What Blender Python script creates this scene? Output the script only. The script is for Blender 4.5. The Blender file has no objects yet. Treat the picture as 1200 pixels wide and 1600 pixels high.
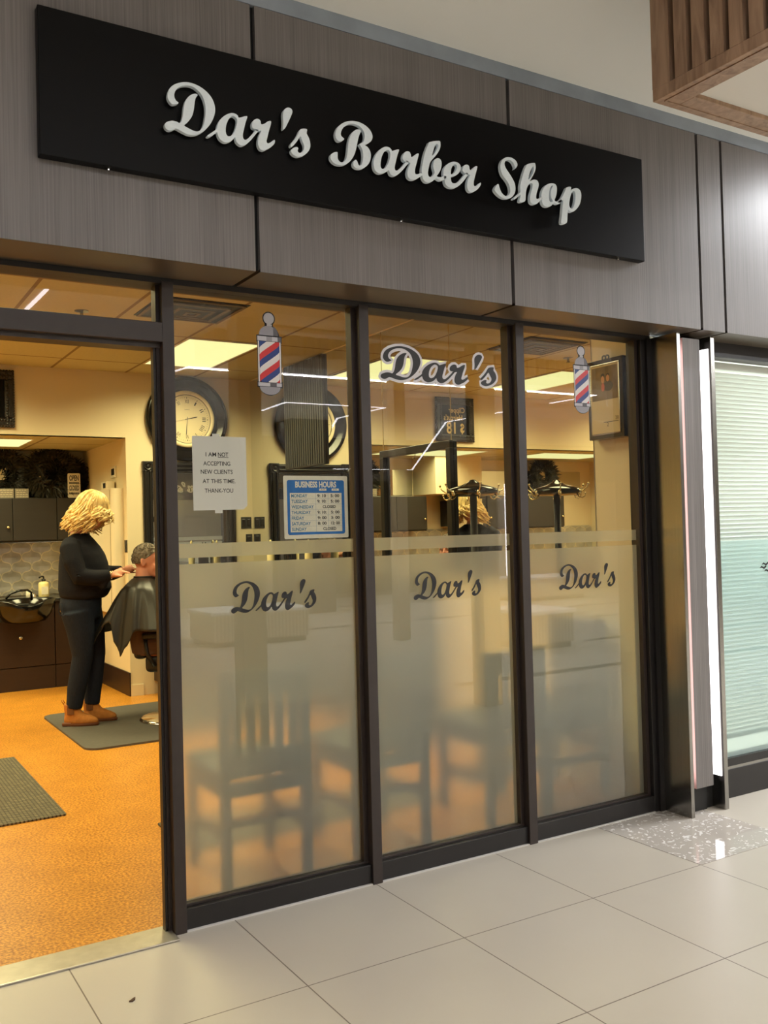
import bpy, bmesh, math, random
from mathutils import Vector, Matrix
random.seed(7)
sc = bpy.context.scene
COL = sc.collection
R = math.radians

# ------------------------------------------------------------------ camera
cam_data = bpy.data.cameras.new('camera')
cam = bpy.data.objects.new('camera', cam_data)
COL.objects.link(cam)
YAW, PITCH, ROLL = 0.5456, 0.0186, -0.0263
fw = Vector((math.sin(YAW) * math.cos(PITCH), math.cos(YAW) * math.cos(PITCH), math.sin(PITCH)))
rt0 = Vector((math.cos(YAW), -math.sin(YAW), 0))
up0 = rt0.cross(fw)
rt = math.cos(ROLL) * rt0 + math.sin(ROLL) * up0
up = -math.sin(ROLL) * rt0 + math.cos(ROLL) * up0
cam.matrix_world = Matrix((
    (rt.x, up.x, -fw.x, -1.0784), (rt.y, up.y, -fw.y, -3.2912), (rt.z, up.z, -fw.z, 1.4363), (0, 0, 0, 1)))
cam_data.sensor_fit = 'AUTO'
cam_data.sensor_width = 36
cam_data.lens = 1459.175 / 1600 * 36
cam_data.clip_start = 0.05
cam_data.clip_end = 200
sc.camera = cam

# ------------------------------------------------------------------ world, exposure, light levels
world = bpy.data.worlds.new('world')
sc.world = world
world.use_nodes = True
world.node_tree.nodes['Background'].inputs[0].default_value = (1, 1, 1, 1)
world.node_tree.nodes['Background'].inputs[1].default_value = 0.0
sc.view_settings.view_transform = 'Standard'
sc.view_settings.look = 'None'
sc.view_settings.exposure = 0.0
sc.view_settings.gamma = 1.0
sc.view_settings.use_curve_mapping = False
sc.cycles.use_denoising = True
sc.cycles.sample_clamp_indirect = 6.0
sc.cycles.sample_clamp_direct = 0.0
sc.cycles.max_bounces = 12
sc.cycles.diffuse_bounces = 5
sc.cycles.glossy_bounces = 6
sc.cycles.transmission_bounces = 8
sc.cycles.transparent_max_bounces = 16
sc.cycles.caustics_reflective = False
sc.cycles.caustics_refractive = False
MALL_W = 1.0        # multiplier on the concourse lamps
SHOP_W = 1.0        # multiplier on the shop's warm ceiling lights
WARM = (1.0, 0.885, 0.46)

# ------------------------------------------------------------------ helpers
def lin(r, g, b):
    def f(c):
        c /= 255.0
        return c / 12.92 if c <= 0.04045 else ((c + 0.055) / 1.055) ** 2.4
    return (f(r), f(g), f(b), 1.0)

def new_mat(name):
    m = bpy.data.materials.new(name)
    m.use_nodes = True
    nt = m.node_tree
    b = nt.nodes['Principled BSDF']
    return m, nt, b

def mat(name, col, rough=0.5, metal=0.0, spec=0.5, noise=0.0, scale=20.0, stretch=(1, 1, 1), bump=0.0, coat=0.0, emit=None, es=0.0):
    m, nt, b = new_mat(name)
    b.inputs['Base Color'].default_value = col
    b.inputs['Roughness'].default_value = rough
    b.inputs['Metallic'].default_value = metal
    b.inputs['Specular IOR Level'].default_value = spec
    b.inputs['Coat Weight'].default_value = coat
    if emit:
        b.inputs['Emission Color'].default_value = (*emit, 1)
        b.inputs['Emission Strength'].default_value = es
    if noise or bump:
        tc = nt.nodes.new('ShaderNodeTexCoord')
        mp = nt.nodes.new('ShaderNodeMapping')
        mp.inputs['Scale'].default_value = stretch
        nz = nt.nodes.new('ShaderNodeTexNoise')
        nz.inputs['Scale'].default_value = scale
        nz.inputs['Detail'].default_value = 4
        nt.links.new(tc.outputs['Object'], mp.inputs[0])
        nt.links.new(mp.outputs[0], nz.inputs['Vector'])
        if noise:
            mx = nt.nodes.new('ShaderNodeMix')
            mx.data_type = 'RGBA'
            mx.inputs[6].default_value = tuple(c * (1 - noise) for c in col[:3]) + (1,)
            mx.inputs[7].default_value = tuple(min(1, c * (1 + noise)) for c in col[:3]) + (1,)
            rr = nt.nodes.new('ShaderNodeMapRange')
            rr.inputs[1].default_value = 0.3
            rr.inputs[2].default_value = 0.7
            nt.links.new(nz.outputs[0], rr.inputs[0])
            nt.links.new(rr.outputs[0], mx.inputs[0])
            nt.links.new(mx.outputs[2], b.inputs['Base Color'])
        if bump:
            bp = nt.nodes.new('ShaderNodeBump')
            bp.inputs['Strength'].default_value = bump
            bp.inputs['Distance'].default_value = 0.005
            nt.links.new(nz.outputs[0], bp.inputs['Height'])
            nt.links.new(bp.outputs[0], b.inputs['Normal'])
    return m

def emis(name, col, s):
    m = bpy.data.materials.new(name)
    m.use_nodes = True
    nt = m.node_tree
    nt.nodes.clear()
    e = nt.nodes.new('ShaderNodeEmission')
    e.inputs[0].default_value = (*col, 1)
    e.inputs[1].default_value = s
    o = nt.nodes.new('ShaderNodeOutputMaterial')
    nt.links.new(e.outputs[0], o.inputs[0])
    return m

class MB:
    def __init__(self):
        self.bm = bmesh.new()
    def box(self, x0, x1, y0, y1, z0, z1, bev=0.0, seg=2):
        t = bmesh.new()
        bmesh.ops.create_cube(t, size=1)
        bmesh.ops.scale(t, vec=(abs(x1 - x0), abs(y1 - y0), abs(z1 - z0)), verts=t.verts)
        bmesh.ops.translate(t, vec=((x0 + x1) / 2, (y0 + y1) / 2, (z0 + z1) / 2), verts=t.verts)
        if bev:
            bmesh.ops.bevel(t, geom=list(t.edges), offset=bev, segments=seg, affect='EDGES', profile=0.5)
        self._merge(t)
        return self
    def _merge(self, t, mtx=None):
        if mtx is not None:
            bmesh.ops.transform(t, matrix=mtx, verts=t.verts)
        vm = {}
        for v in t.verts:
            vm[v] = self.bm.verts.new(v.co)
        for f in t.faces:
            try:
                self.bm.faces.new([vm[v] for v in f.verts])
            except ValueError:
                pass
        t.free()
    def tube(self, pts, radii, n=10, flat=1.0, cap=True):
        pts = [Vector(p) for p in pts]
        if not isinstance(radii, (list, tuple)):
            radii = [radii] * len(pts)
        rings = []
        ref = None
        for i, p in enumerate(pts):
            a = pts[max(0, i - 1)]
            c = pts[min(len(pts) - 1, i + 1)]
            t = (c - a).normalized()
            if ref is None:
                ref = Vector((0, 0, 1)) if abs(t.z) < 0.9 else Vector((1, 0, 0))
            u = ref - t * ref.dot(t)
            u.normalize()
            v = t.cross(u)
            ref = u
            ring = []
            for k in range(n):
                an = 2 * math.pi * k / n
                ring.append(self.bm.verts.new(p + radii[i] * (math.cos(an) * u + flat * math.sin(an) * v)))
            rings.append(ring)
        self._skin(rings, cap)
        return self
    def _skin(self, rings, cap=True, closed=True):
        n = len(rings[0])
        for i in range(len(rings) - 1):
            for k in range(n if closed else n - 1):
                self.bm.faces.new([rings[i][k], rings[i][(k + 1) % n], rings[i + 1][(k + 1) % n], rings[i + 1][k]])
        if cap:
            self.bm.faces.new(list(reversed(rings[0])))
            self.bm.faces.new(rings[-1])
    def rings(self, rows, n=20, cap=True, tilt=None):
        """rows: (z, cx, cy, a, b): horizontal ellipses stacked in z."""
        rr = []
        for (z, cx, cy, a, b) in rows:
            rr.append([self.bm.verts.new((cx + a * math.cos(2 * math.pi * k / n), cy + b * math.sin(2 * math.pi * k / n), z)) for k in range(n)])
        self._skin(rr, cap)
        return self
    def lathe(self, prof, c=(0, 0, 0), axis='z', n=32, cap=True):
        rr = []
        for r, h in prof:
            ring = []
            for k in range(n):
                an = 2 * math.pi * k / n
                a, b = r * math.cos(an), r * math.sin(an)
                p = {'z': (a, b, h), 'y': (a, h, b), 'x': (h, a, b)}[axis]
                ring.append(self.bm.verts.new(Vector(c) + Vector(p)))
            rr.append(ring)
        self._skin(rr, cap)
        return self
    def cyl(self, p0, p1, r, n=16, r2=None):
        return self.tube([p0, p1], [r, r if r2 is None else r2], n)
    def ball(self, c, r, sx=1, sy=1, sz=1, n=16):
        t = bmesh.new()
        bmesh.ops.create_uvsphere(t, u_segments=n, v_segments=max(6, n // 2), radius=r)
        bmesh.ops.scale(t, vec=(sx, sy, sz), verts=t.verts)
        bmesh.ops.translate(t, vec=c, verts=t.verts)
        self._merge(t)
        return self
    def prism(self, poly, y0, y1):
        """poly of (x, z), extruded from y0 to y1."""
        a = [self.bm.verts.new((x, y0, z)) for x, z in poly]
        b = [self.bm.verts.new((x, y1, z)) for x, z in poly]
        self.bm.faces.new(a)
        self.bm.faces.new(list(reversed(b)))
        n = len(poly)
        for i in range(n):
            self.bm.faces.new([a[i], b[i], b[(i + 1) % n], a[(i + 1) % n]])
        return self
    def prismz(self, poly, z0, z1):
        a = [self.bm.verts.new((x, y, z0)) for x, y in poly]
        b = [self.bm.verts.new((x, y, z1)) for x, y in poly]
        self.bm.faces.new(a)
        self.bm.faces.new(list(reversed(b)))
        n = len(poly)
        for i in range(n):
            self.bm.faces.new([a[i], b[i], b[(i + 1) % n], a[(i + 1) % n]])
        return self
    def mesh_data(self, mesh, mtx):
        t = bmesh.new()
        t.from_mesh(mesh)
        self._merge(t, mtx)
        return self
    def xform(self, mtx):
        bmesh.ops.transform(self.bm, matrix=mtx, verts=self.bm.verts)
        return self
    def build(self, name, m, parent=None, smooth=False, mods=None):
        bmesh.ops.recalc_face_normals(self.bm, faces=self.bm.faces)
        me = bpy.data.meshes.new(name)
        self.bm.to_mesh(me)
        self.bm.free()
        if smooth:
            me.polygons.foreach_set('use_smooth', [True] * len(me.polygons))
        if m:
            me.materials.append(m)
        o = bpy.data.objects.new(name, me)
        COL.objects.link(o)
        if mods:
            for kind, kw in mods:
                md = o.modifiers.new(kind.lower(), kind)
                for k, v in kw.items():
                    setattr(md, k, v)
            bpy.context.view_layer.update()
            dg = bpy.context.evaluated_depsgraph_get()
            me2 = bpy.data.meshes.new_from_object(o.evaluated_get(dg))
            o.modifiers.clear()
            o.data = me2
            me2.name = name
            if smooth:
                me2.polygons.foreach_set('use_smooth', [True] * len(me2.polygons))
        if parent:
            attach(o, parent)
        return o

def attach(o, parent):
    o.parent = parent
    pw = Matrix.Translation(parent['_loc']) if '_loc' in parent else Matrix.Identity(4)
    if parent.parent is not None:
        pass
    o.matrix_parent_inverse = pw.inverted()

def thing(name, label, cat, loc=(0, 0, 0), group=None, kind=None):
    o = bpy.data.objects.new(name, None)
    COL.objects.link(o)
    o.location = loc
    o['_loc'] = tuple(float(c) for c in loc)
    o.empty_display_size = 0.1
    if label:
        o['label'] = label
    if cat:
        o['category'] = cat
    if group:
        o['group'] = group
    if kind:
        o['kind'] = kind
    return o

def tag(o, label=None, cat=None, group=None, kind=None):
    if label: o['label'] = label
    if cat: o['category'] = cat
    if group: o['group'] = group
    if kind: o['kind'] = kind
    return o

def struct(name, mb, m, label=None, smooth=False):
    o = mb.build(name, m, None, smooth)
    o['kind'] = 'structure'
    if label: o['label'] = label
    return o

def dup(root, delta, label=None, group=None):
    r = root.copy()
    COL.objects.link(r)
    r.location = Vector(root.location) + Vector(delta)
    if label: r['label'] = label
    if group: r['group'] = group
    for ch in list(root.children):
        c = ch.copy()
        COL.objects.link(c)
        c.parent = r
        for g in ch.children:
            d = g.copy()
            COL.objects.link(d)
            d.parent = c
    return r

def area(name, loc, sx, sy, power, col, spread=180, rot=(0, 0, 0)):
    d = bpy.data.lights.new(name, 'AREA')
    d.shape = 'RECTANGLE'
    d.size = sx
    d.size_y = sy
    d.energy = power
    d.color = col
    d.spread = R(spread)
    o = bpy.data.objects.new(name, d)
    COL.objects.link(o)
    o.location = loc
    o.rotation_euler = rot
    return o

def curve_mesh(polys, extrude, offset=0.0, smooth=True, sub=3):
    """filled flat outline(s) in local XY -> mesh datablock."""
    cu = bpy.data.curves.new('outline', 'CURVE')
    cu.dimensions = '2D'
    cu.fill_mode = 'BOTH'
    cu.extrude = extrude
    cu.offset = offset
    for p in polys:
        pts = [(p[i], p[i + 1]) for i in range(0, len(p), 2)] if not isinstance(p[0], (tuple, list)) else p
        if smooth:
            out = []
            n = len(pts)
            for i in range(n):
                p0, p1, p2, p3 = pts[i - 1], pts[i], pts[(i + 1) % n], pts[(i + 2) % n]
                for k in range(sub):
                    t = k / sub
                    q = []
                    for d in (0, 1):
                        q.append(0.5 * (2 * p1[d] + (p2[d] - p0[d]) * t + (2 * p0[d] - 5 * p1[d] + 4 * p2[d] - p3[d]) * t * t + (-p0[d] + 3 * p1[d] - 3 * p2[d] + p3[d]) * t ** 3))
                    out.append(q)
            pts = out
        sp = cu.splines.new('POLY')
        sp.points.add(len(pts) - 1)
        for i, q in enumerate(pts):
            sp.points[i].co = (q[0], q[1], 0, 1)
        sp.use_cyclic_u = True
    return eval_curve(cu)

def eval_curve(cu):
    o = bpy.data.objects.new('outline', cu)
    COL.objects.link(o)
    bpy.context.view_layer.update()
    dg = bpy.context.evaluated_depsgraph_get()
    me = bpy.data.meshes.new_from_object(o.evaluated_get(dg))
    bpy.data.objects.remove(o)
    bpy.data.curves.remove(cu)
    return me

def text_mb(mb, body, cx, cz, y, h, w=None, face='-y', ext=0.0004, bold=0.0, align='C', wmax=None):
    """writing in the plane y, capital height h, optional width w, facing -y or +y (or -x: cx is then y, y is x)."""
    cu = bpy.data.curves.new('writing', 'FONT')
    cu.body = body
    cu.size = 1.0
    cu.extrude = 0.0
    cu.offset = bold
    cu.resolution_u = 3
    me = eval_curve(cu)
    xs = [v.co.x for v in me.vertices]
    if not xs:
        return
    x0, x1 = min(xs), max(xs)
    sz = h / 0.70
    sx = sz if w is None else w / (x1 - x0)
    if w is None and wmax and (x1 - x0) * sx > wmax:
        sx = wmax / (x1 - x0)
    mid = {'C': (x0 + x1) / 2, 'L': x0, 'R': x1}[align]
    if face == '-y':
        M = Matrix(((sx, 0, 0, cx - mid * sx), (0, 0, -1, y), (0, sz, 0, cz - h / 2), (0, 0, 0, 1)))
    elif face == '+y':
        M = Matrix(((-sx, 0, 0, cx + mid * sx), (0, 0, 1, y), (0, sz, 0, cz - h / 2), (0, 0, 0, 1)))
    else:  # facing -x ; reader's right is -y
        M = Matrix(((0, 0, -1, y), (-sx, 0, 0, cx + mid * sx), (0, sz, 0, cz - h / 2), (0, 0, 0, 1)))
    mb.mesh_data(me, M)
    bpy.data.meshes.remove(me)

def rrect(x0, x1, z0, z1, r, n=5):
    out = []
    for cx, cz, a0 in ((x1 - r, z1 - r, 0), (x0 + r, z1 - r, 90), (x0 + r, z0 + r, 180), (x1 - r, z0 + r, 270)):
        for k in range(n + 1):
            a = R(a0 + 90 * k / n)
            out.append((cx + r * math.cos(a), cz + r * math.sin(a)))
    return out

# ------------------------------------------------------------------ materials
M = {}
def laminate(name, c1, c2):
    m, nt, b = new_mat(name)
    tc = nt.nodes.new('ShaderNodeTexCoord')
    mp = nt.nodes.new('ShaderNodeMapping')
    mp.inputs['Scale'].default_value = (160, 160, 1.2)
    nz = nt.nodes.new('ShaderNodeTexNoise')
    nz.inputs['Scale'].default_value = 1.0
    nz.inputs['Detail'].default_value = 5
    nz.inputs['Roughness'].default_value = 0.7
    mp2 = nt.nodes.new('ShaderNodeMapping')
    mp2.inputs['Scale'].default_value = (14, 14, 0.3)
    nz2 = nt.nodes.new('ShaderNodeTexNoise')
    nz2.inputs['Scale'].default_value = 1.0
    ad = nt.nodes.new('ShaderNodeMath'); ad.operation = 'MULTIPLY_ADD'
    ad.inputs[1].default_value = 3.2
    rr = nt.nodes.new('ShaderNodeMapRange')
    rr.inputs[1].default_value = 1.6
    rr.inputs[2].default_value = 2.6
    mx = nt.nodes.new('ShaderNodeMix'); mx.data_type = 'RGBA'
    mx.inputs[6].default_value = c1
    mx.inputs[7].default_value = c2
    L = nt.links.new
    L(tc.outputs['Object'], mp.inputs[0]); L(mp.outputs[0], nz.inputs['Vector'])
    L(tc.outputs['Object'], mp2.inputs[0]); L(mp2.outputs[0], nz2.inputs['Vector'])
    L(nz.outputs[0], ad.inputs[0]); L(nz2.outputs[0], ad.inputs[2])
    L(ad.outputs[0], rr.inputs[0]); L(rr.outputs[0], mx.inputs[0]); L(mx.outputs[2], b.inputs['Base Color'])
    b.inputs['Roughness'].default_value = 0.42
    return m
M['laminate'] = laminate('grey_laminate', lin(98, 94, 93), lin(126, 121, 120))
M['bronze'] = mat('bronze_metal', lin(50, 41, 38), 0.4, 0.0, 0.5, 0.08, 30)
M['bronze_dark'] = mat('dark_bronze_metal', lin(28, 25, 25), 0.42, 0.0, 0.5, 0.08, 30)
M['soffit'] = mat('soffit_bronze', lin(96, 84, 70), 0.35, 0.3)
M['black_joint'] = mat('black_joint', lin(12, 11, 11), 0.7)
M['sign_black'] = mat('sign_black', lin(7, 7, 8), 0.42, 0.0, 0.15)
M['letter_white'] = mat('brushed_white', lin(232, 244, 255), 0.4, 0.0, 0.5, 0.03, 60, (1, 1, 6))
M['letter_edge'] = M['letter_white']
M['black'] = mat('matt_black', lin(20, 20, 21), 0.5)
M['vinyl_black'] = mat('vinyl_black', lin(22, 22, 26), 0.4)
M['vinyl_white'] = mat('vinyl_white', lin(222, 220, 226), 0.4)
M['gloss_black'] = mat('gloss_black', lin(14, 14, 15), 0.12, 0, 0.6)
M['ceiling'] = mat('concourse_ceiling_paint', lin(243, 244, 241), 0.9)
M['soffit_board'] = mat('soffit_board_paint', lin(214, 213, 209), 0.9)
M['cap'] = mat('grey_blue_strip', lin(150, 160, 172), 0.7, 0, 0.3, 0.12, 6, (1, 1, 1))
M['wall_warm'] = mat('warm_beige_paint', lin(226, 212, 178), 0.85, 0, 0.3)
M['white'] = mat('white_plastic', lin(235, 232, 225), 0.5)
M['cream'] = mat('cream_enamel', lin(226, 214, 184), 0.42)
M['steel'] = mat('brushed_steel', lin(150, 148, 144), 0.22, 1.0, 0.5, 0.05, 4, (60, 60, 1))
M['chrome'] = mat('chrome', lin(210, 208, 204), 0.12, 1.0)
M['brass'] = mat('brass', lin(214, 196, 150), 0.2, 1.0)
M['cab_dark'] = mat('dark_cabinet_laminate', lin(44, 40, 37), 0.45, 0, 0.4, 0.06, 3, (1, 1, 10))
M['cab_dark2'] = mat('espresso_cabinet_laminate', lin(50, 36, 30), 0.42, 0, 0.4, 0.08, 3, (1, 1, 10))
M['counter'] = mat('black_countertop', lin(36, 34, 33), 0.25)
M['mirror'] = mat('mirror_glass', lin(238, 240, 238), 0.0, 1.0)
M['frame_black'] = mat('black_frame_wood', lin(24, 22, 22), 0.35, 0, 0.5, 0.1, 30, bump=0.2)
M['ornate'] = mat('black_carved_frame', lin(34, 30, 28), 0.3, 0.1, 0.6, 0.3, 60, bump=1.0)
M['navy'] = mat('navy_knit', lin(24, 24, 32), 0.85, 0, 0.2, 0.15, 90, bump=0.3)
M['denim'] = mat('dark_denim', lin(30, 36, 50), 0.8, 0, 0.2, 0.2, 120, (1, 1, 0.4), bump=0.2)
M['suede'] = mat('tan_suede', lin(186, 122, 62), 0.8, 0, 0.2, 0.12, 40)
M['sole'] = mat('boot_sole', lin(110, 62, 34), 0.6)
M['elastic'] = mat('boot_elastic', lin(120, 76, 40), 0.9)
M['skin'] = mat('skin', lin(222, 160, 132), 0.5, 0, 0.4, 0.05, 20)
M['skin_red'] = mat('ruddy_skin', lin(216, 150, 126), 0.5, 0, 0.4, 0.05, 20)
M['blond'] = mat('blond_hair', lin(226, 194, 128), 0.38, 0, 0.5, 0.3, 30)
M['grey_hair'] = mat('grey_hair', lin(112, 102, 90), 0.7, 0, 0.3, 0.5, 60, bump=0.8)
M['cape'] = mat('black_cape_nylon', lin(38, 35, 32), 0.42, 0, 0.4)
M['trouser'] = mat('brown_trousers', lin(78, 52, 36), 0.7)
M['leather_black'] = mat('black_leather', lin(26, 24, 24), 0.38, 0, 0.5, bump=0.2, scale=80)
M['chair_wood'] = mat('dark_wood_chair', lin(46, 52, 60), 0.5, 0, 0.4, 0.1, 6, (1, 1, 8))
M['seat_vinyl'] = mat('dark_seat_vinyl', lin(38, 46, 58), 0.5)
M['rubber'] = mat('grey_rubber_mat', lin(92, 88, 82), 0.75, 0, 0.3, 0.06, 40)
M['feather'] = mat('black_feather', lin(42, 38, 28), 0.5, 0, 0.3, 0.4, 20)
M['paper'] = mat('white_paper', lin(226, 224, 216), 0.7, 0, 0.2, 0.02, 6)
M['ink'] = mat('black_ink', lin(42, 40, 42), 0.7)
M['blue'] = mat('blue_print', lin(22, 104, 178), 0.5, 0, 0.4, 0.12, 25)
M['blue_ink'] = mat('blue_ink', lin(40, 110, 150), 0.6)
M['card'] = mat('aged_white_card', lin(226, 220, 200), 0.6, 0, 0.3, 0.05, 30)
M['red'] = mat('red_print', lin(206, 40, 44), 0.4)
M['pole_blue'] = mat('pole_blue_print', lin(28, 58, 128), 0.4)
M['pole_white'] = mat('pole_white_print', lin(226, 222, 222), 0.4)
M['pole_grey'] = mat('pole_grey_print', lin(150, 148, 156), 0.4)
M['pole_grey_dark'] = mat('pole_dark_grey_print', lin(92, 90, 96), 0.4)
M['pole_grey_light'] = mat('pole_light_grey_print', lin(190, 188, 196), 0.4)
M['clock_face'] = mat('cream_clock_face', lin(240, 226, 186), 0.5)
M['led'] = emis('white_led', (1.0, 0.95, 0.96), 4.0)
M['led_line'] = emis('ceiling_led_line', (0.96, 0.95, 1.0), 14.0)
M['diffuser'] = emis('warm_light_diffuser', (1.0, 0.93, 0.40), 1.15)
M['led_glow_edge'] = mat('painted_led_glow', lin(206, 158, 150), 0.6)  # pink glow of the light strip put into the colour
M['caulk'] = mat('pale_caulk', lin(206, 202, 198), 0.7)
M['bench'] = mat('fluted_pale_wood', lin(196, 184, 164), 0.6)
M['post'] = mat('pale_post', lin(186, 172, 146), 0.6)
M['dark_grey'] = mat('dark_grey_panel', lin(54, 54, 55), 0.6)
M['white_panel'] = mat('white_panel', lin(226, 232, 238), 0.6)
M['blind'] = mat('white_blind', lin(222, 228, 222), 0.5)
M['threshold'] = mat('aluminium_threshold', lin(190, 184, 172), 0.35, 0.7, 0.5, 0.08, 20)
M['soap'] = mat('cream_soap', lin(236, 220, 160), 0.35)
M['chalk'] = mat('chalk_writing', lin(226, 214, 180), 0.8)
M['slate'] = mat('grey_slate_card', lin(120, 112, 98), 0.8)
M['gold'] = mat('gold_lettering', lin(206, 176, 110), 0.4, 0.3)

def wood_mat():
    m, nt, b = new_mat('oak_slats')
    tc = nt.nodes.new('ShaderNodeTexCoord')
    mp = nt.nodes.new('ShaderNodeMapping'); mp.inputs['Scale'].default_value = (9, 9, 1.3)
    nz = nt.nodes.new('ShaderNodeTexNoise'); nz.inputs['Scale'].default_value = 3; nz.inputs['Detail'].default_value = 6; nz.inputs['Distortion'].default_value = 1.2
    cr = nt.nodes.new('ShaderNodeValToRGB')
    cr.color_ramp.elements[0].position = 0.3; cr.color_ramp.elements[0].color = lin(126, 98, 76)
    cr.color_ramp.elements[1].position = 0.7; cr.color_ramp.elements[1].color = lin(168, 138, 112)
    L = nt.links.new
    L(tc.outputs['Object'], mp.inputs[0]); L(mp.outputs[0], nz.inputs['Vector']); L(nz.outputs[0], cr.inputs[0]); L(cr.outputs[0], b.inputs['Base Color'])
    b.inputs['Roughness'].default_value = 0.5
    return m
M['oak'] = wood_mat()

def tile_floor():
    """0.61 m porcelain tiles, thin grout; flat beige."""
    m, nt, b = new_mat('porcelain_tile')
    L = nt.links.new
    tc = nt.nodes.new('ShaderNodeTexCoord')
    sp = nt.nodes.new('ShaderNodeSeparateXYZ')
    L(tc.outputs['Object'], sp.inputs[0])
    def grid(out, off):
        a = nt.nodes.new('ShaderNodeMath'); a.operation = 'SUBTRACT'; a.inputs[1].default_value = off
        d = nt.nodes.new('ShaderNodeMath'); d.operation = 'DIVIDE'; d.inputs[1].default_value = 0.61
        f = nt.nodes.new('ShaderNodeMath'); f.operation = 'FRACT'
        s = nt.nodes.new('ShaderNodeMath'); s.operation = 'SUBTRACT'; s.inputs[1].default_value = 0.5
        ab = nt.nodes.new('ShaderNodeMath'); ab.operation = 'ABSOLUTE'
        g = nt.nodes.new('ShaderNodeMath'); g.operation = 'GREATER_THAN'; g.inputs[1].default_value = 0.5 - 0.0022 / 0.61
        L(out, a.inputs[0]); L(a.outputs[0], d.inputs[0]); L(d.outputs[0], f.inputs[0]); L(f.outputs[0], s.inputs[0]); L(s.outputs[0], ab.inputs[0]); L(ab.outputs[0], g.inputs[0])
        return g.outputs[0]
    gx = grid(sp.outputs[0], 0.2288)
    gy = grid(sp.outputs[1], 0.0110)
    mxn = nt.nodes.new('ShaderNodeMath'); mxn.operation = 'MAXIMUM'
    L(gx, mxn.inputs[0]); L(gy, mxn.inputs[1])
    nz = nt.nodes.new('ShaderNodeTexNoise'); nz.inputs['Scale'].default_value = 2.2; nz.inputs['Detail'].default_value = 6
    L(tc.outputs['Object'], nz.inputs['Vector'])
    c = nt.nodes.new('ShaderNodeMix'); c.data_type = 'RGBA'
    c.inputs[6].default_value = lin(194, 185, 170); c.inputs[7].default_value = lin(204, 196, 182)
    L(nz.outputs[0], c.inputs[0])
    g = nt.nodes.new('ShaderNodeMix'); g.data_type = 'RGBA'
    g.inputs[7].default_value = lin(120, 108, 96)
    L(mxn.outputs[0], g.inputs[0]); L(c.outputs[2], g.inputs[6]); L(g.outputs[2], b.inputs['Base Color'])
    b.inputs['Roughness'].default_value = 0.34
    b.inputs['Specular IOR Level'].default_value = 0.4
    return m
M['tile'] = tile_floor()

def terrazzo():
    m, nt, b = new_mat('polished_terrazzo')
    L = nt.links.new
    tc = nt.nodes.new('ShaderNodeTexCoord')
    nz = nt.nodes.new('ShaderNodeTexNoise'); nz.inputs['Scale'].default_value = 22; nz.inputs['Detail'].default_value = 1; nz.inputs['Distortion'].default_value = 2.2
    cr = nt.nodes.new('ShaderNodeValToRGB')
    cr.color_ramp.elements[0].position = 0.615; cr.color_ramp.elements[0].color = lin(196, 187, 176)
    cr.color_ramp.elements[1].position = 0.635; cr.color_ramp.elements[1].color = lin(250, 246, 240)
    L(tc.outputs['Object'], nz.inputs['Vector']); L(nz.outputs[0], cr.inputs[0]); L(cr.outputs[0], b.inputs['Base Color'])
    b.inputs['Roughness'].default_value = 0.04
    b.inputs['Specular IOR Level'].default_value = 0.8
    return m
M['terrazzo'] = terrazzo()

def cork():
    m, nt, b = new_mat('speckled_cork_floor')
    L = nt.links.new
    tc = nt.nodes.new('ShaderNodeTexCoord')
    n1 = nt.nodes.new('ShaderNodeTexNoise'); n1.inputs['Scale'].default_value = 90; n1.inputs['Detail'].default_value = 3
    n2 = nt.nodes.new('ShaderNodeTexNoise'); n2.inputs['Scale'].default_value = 5; n2.inputs['Detail'].default_value = 5
    cr = nt.nodes.new('ShaderNodeValToRGB')
    cr.color_ramp.elements[0].position = 0.36; cr.color_ramp.elements[0].color = lin(178, 108, 32)
    cr.color_ramp.elements[1].position = 0.62; cr.color_ramp.elements[1].color = lin(238, 170, 66)
    mx = nt.nodes.new('ShaderNodeMix'); mx.data_type = 'RGBA'; mx.blend_type = 'MULTIPLY'
    mx.inputs[0].default_value = 0.5
    cr2 = nt.nodes.new('ShaderNodeValToRGB')
    cr2.color_ramp.elements[0].position = 0.35; cr2.color_ramp.elements[0].color = (0.72, 0.68, 0.62, 1)
    cr2.color_ramp.elements[1].position = 0.65; cr2.color_ramp.elements[1].color = (1, 1, 1, 1)
    for n in (n1, n2): L(tc.outputs['Object'], n.inputs['Vector'])
    L(n1.outputs[0], cr.inputs[0]); L(n2.outputs[0], cr2.inputs[0])
    L(cr.outputs[0], mx.inputs[6]); L(cr2.outputs[0], mx.inputs[7]); L(mx.outputs[2], b.inputs['Base Color'])
    b.inputs['Roughness'].default_value = 0.33
    b.inputs['Specular IOR Level'].default_value = 0.45
    return m
M['cork'] = cork()

def woven():
    m, nt, b = new_mat('woven_mat')
    L = nt.links.new
    tc = nt.nodes.new('ShaderNodeTexCoord')
    mp = nt.nodes.new('ShaderNodeMapping'); mp.inputs['Rotation'].default_value = (0, 0, R(45))
    br = nt.nodes.new('ShaderNodeTexBrick')
    br.inputs['Scale'].default_value = 18
    br.inputs['Color1'].default_value = lin(140, 130, 104)
    br.inputs['Color2'].default_value = lin(110, 102, 84)
    br.inputs['Mortar'].default_value = lin(62, 56, 46)
    br.inputs['Mortar Size'].default_value = 0.06
    L(tc.outputs['Object'], mp.inputs[0]); L(mp.outputs[0], br.inputs[0]); L(br.outputs[0], b.inputs['Base Color'])
    bp = nt.nodes.new('ShaderNodeBump'); bp.inputs['Strength'].default_value = 0.8; bp.inputs['Distance'].default_value = 0.004; bp.invert = True
    L(br.outputs['Fac'], bp.inputs['Height']); L(bp.outputs[0], b.inputs['Normal'])
    b.inputs['Roughness'].default_value = 0.85
    return m
M['woven'] = woven()

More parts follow.
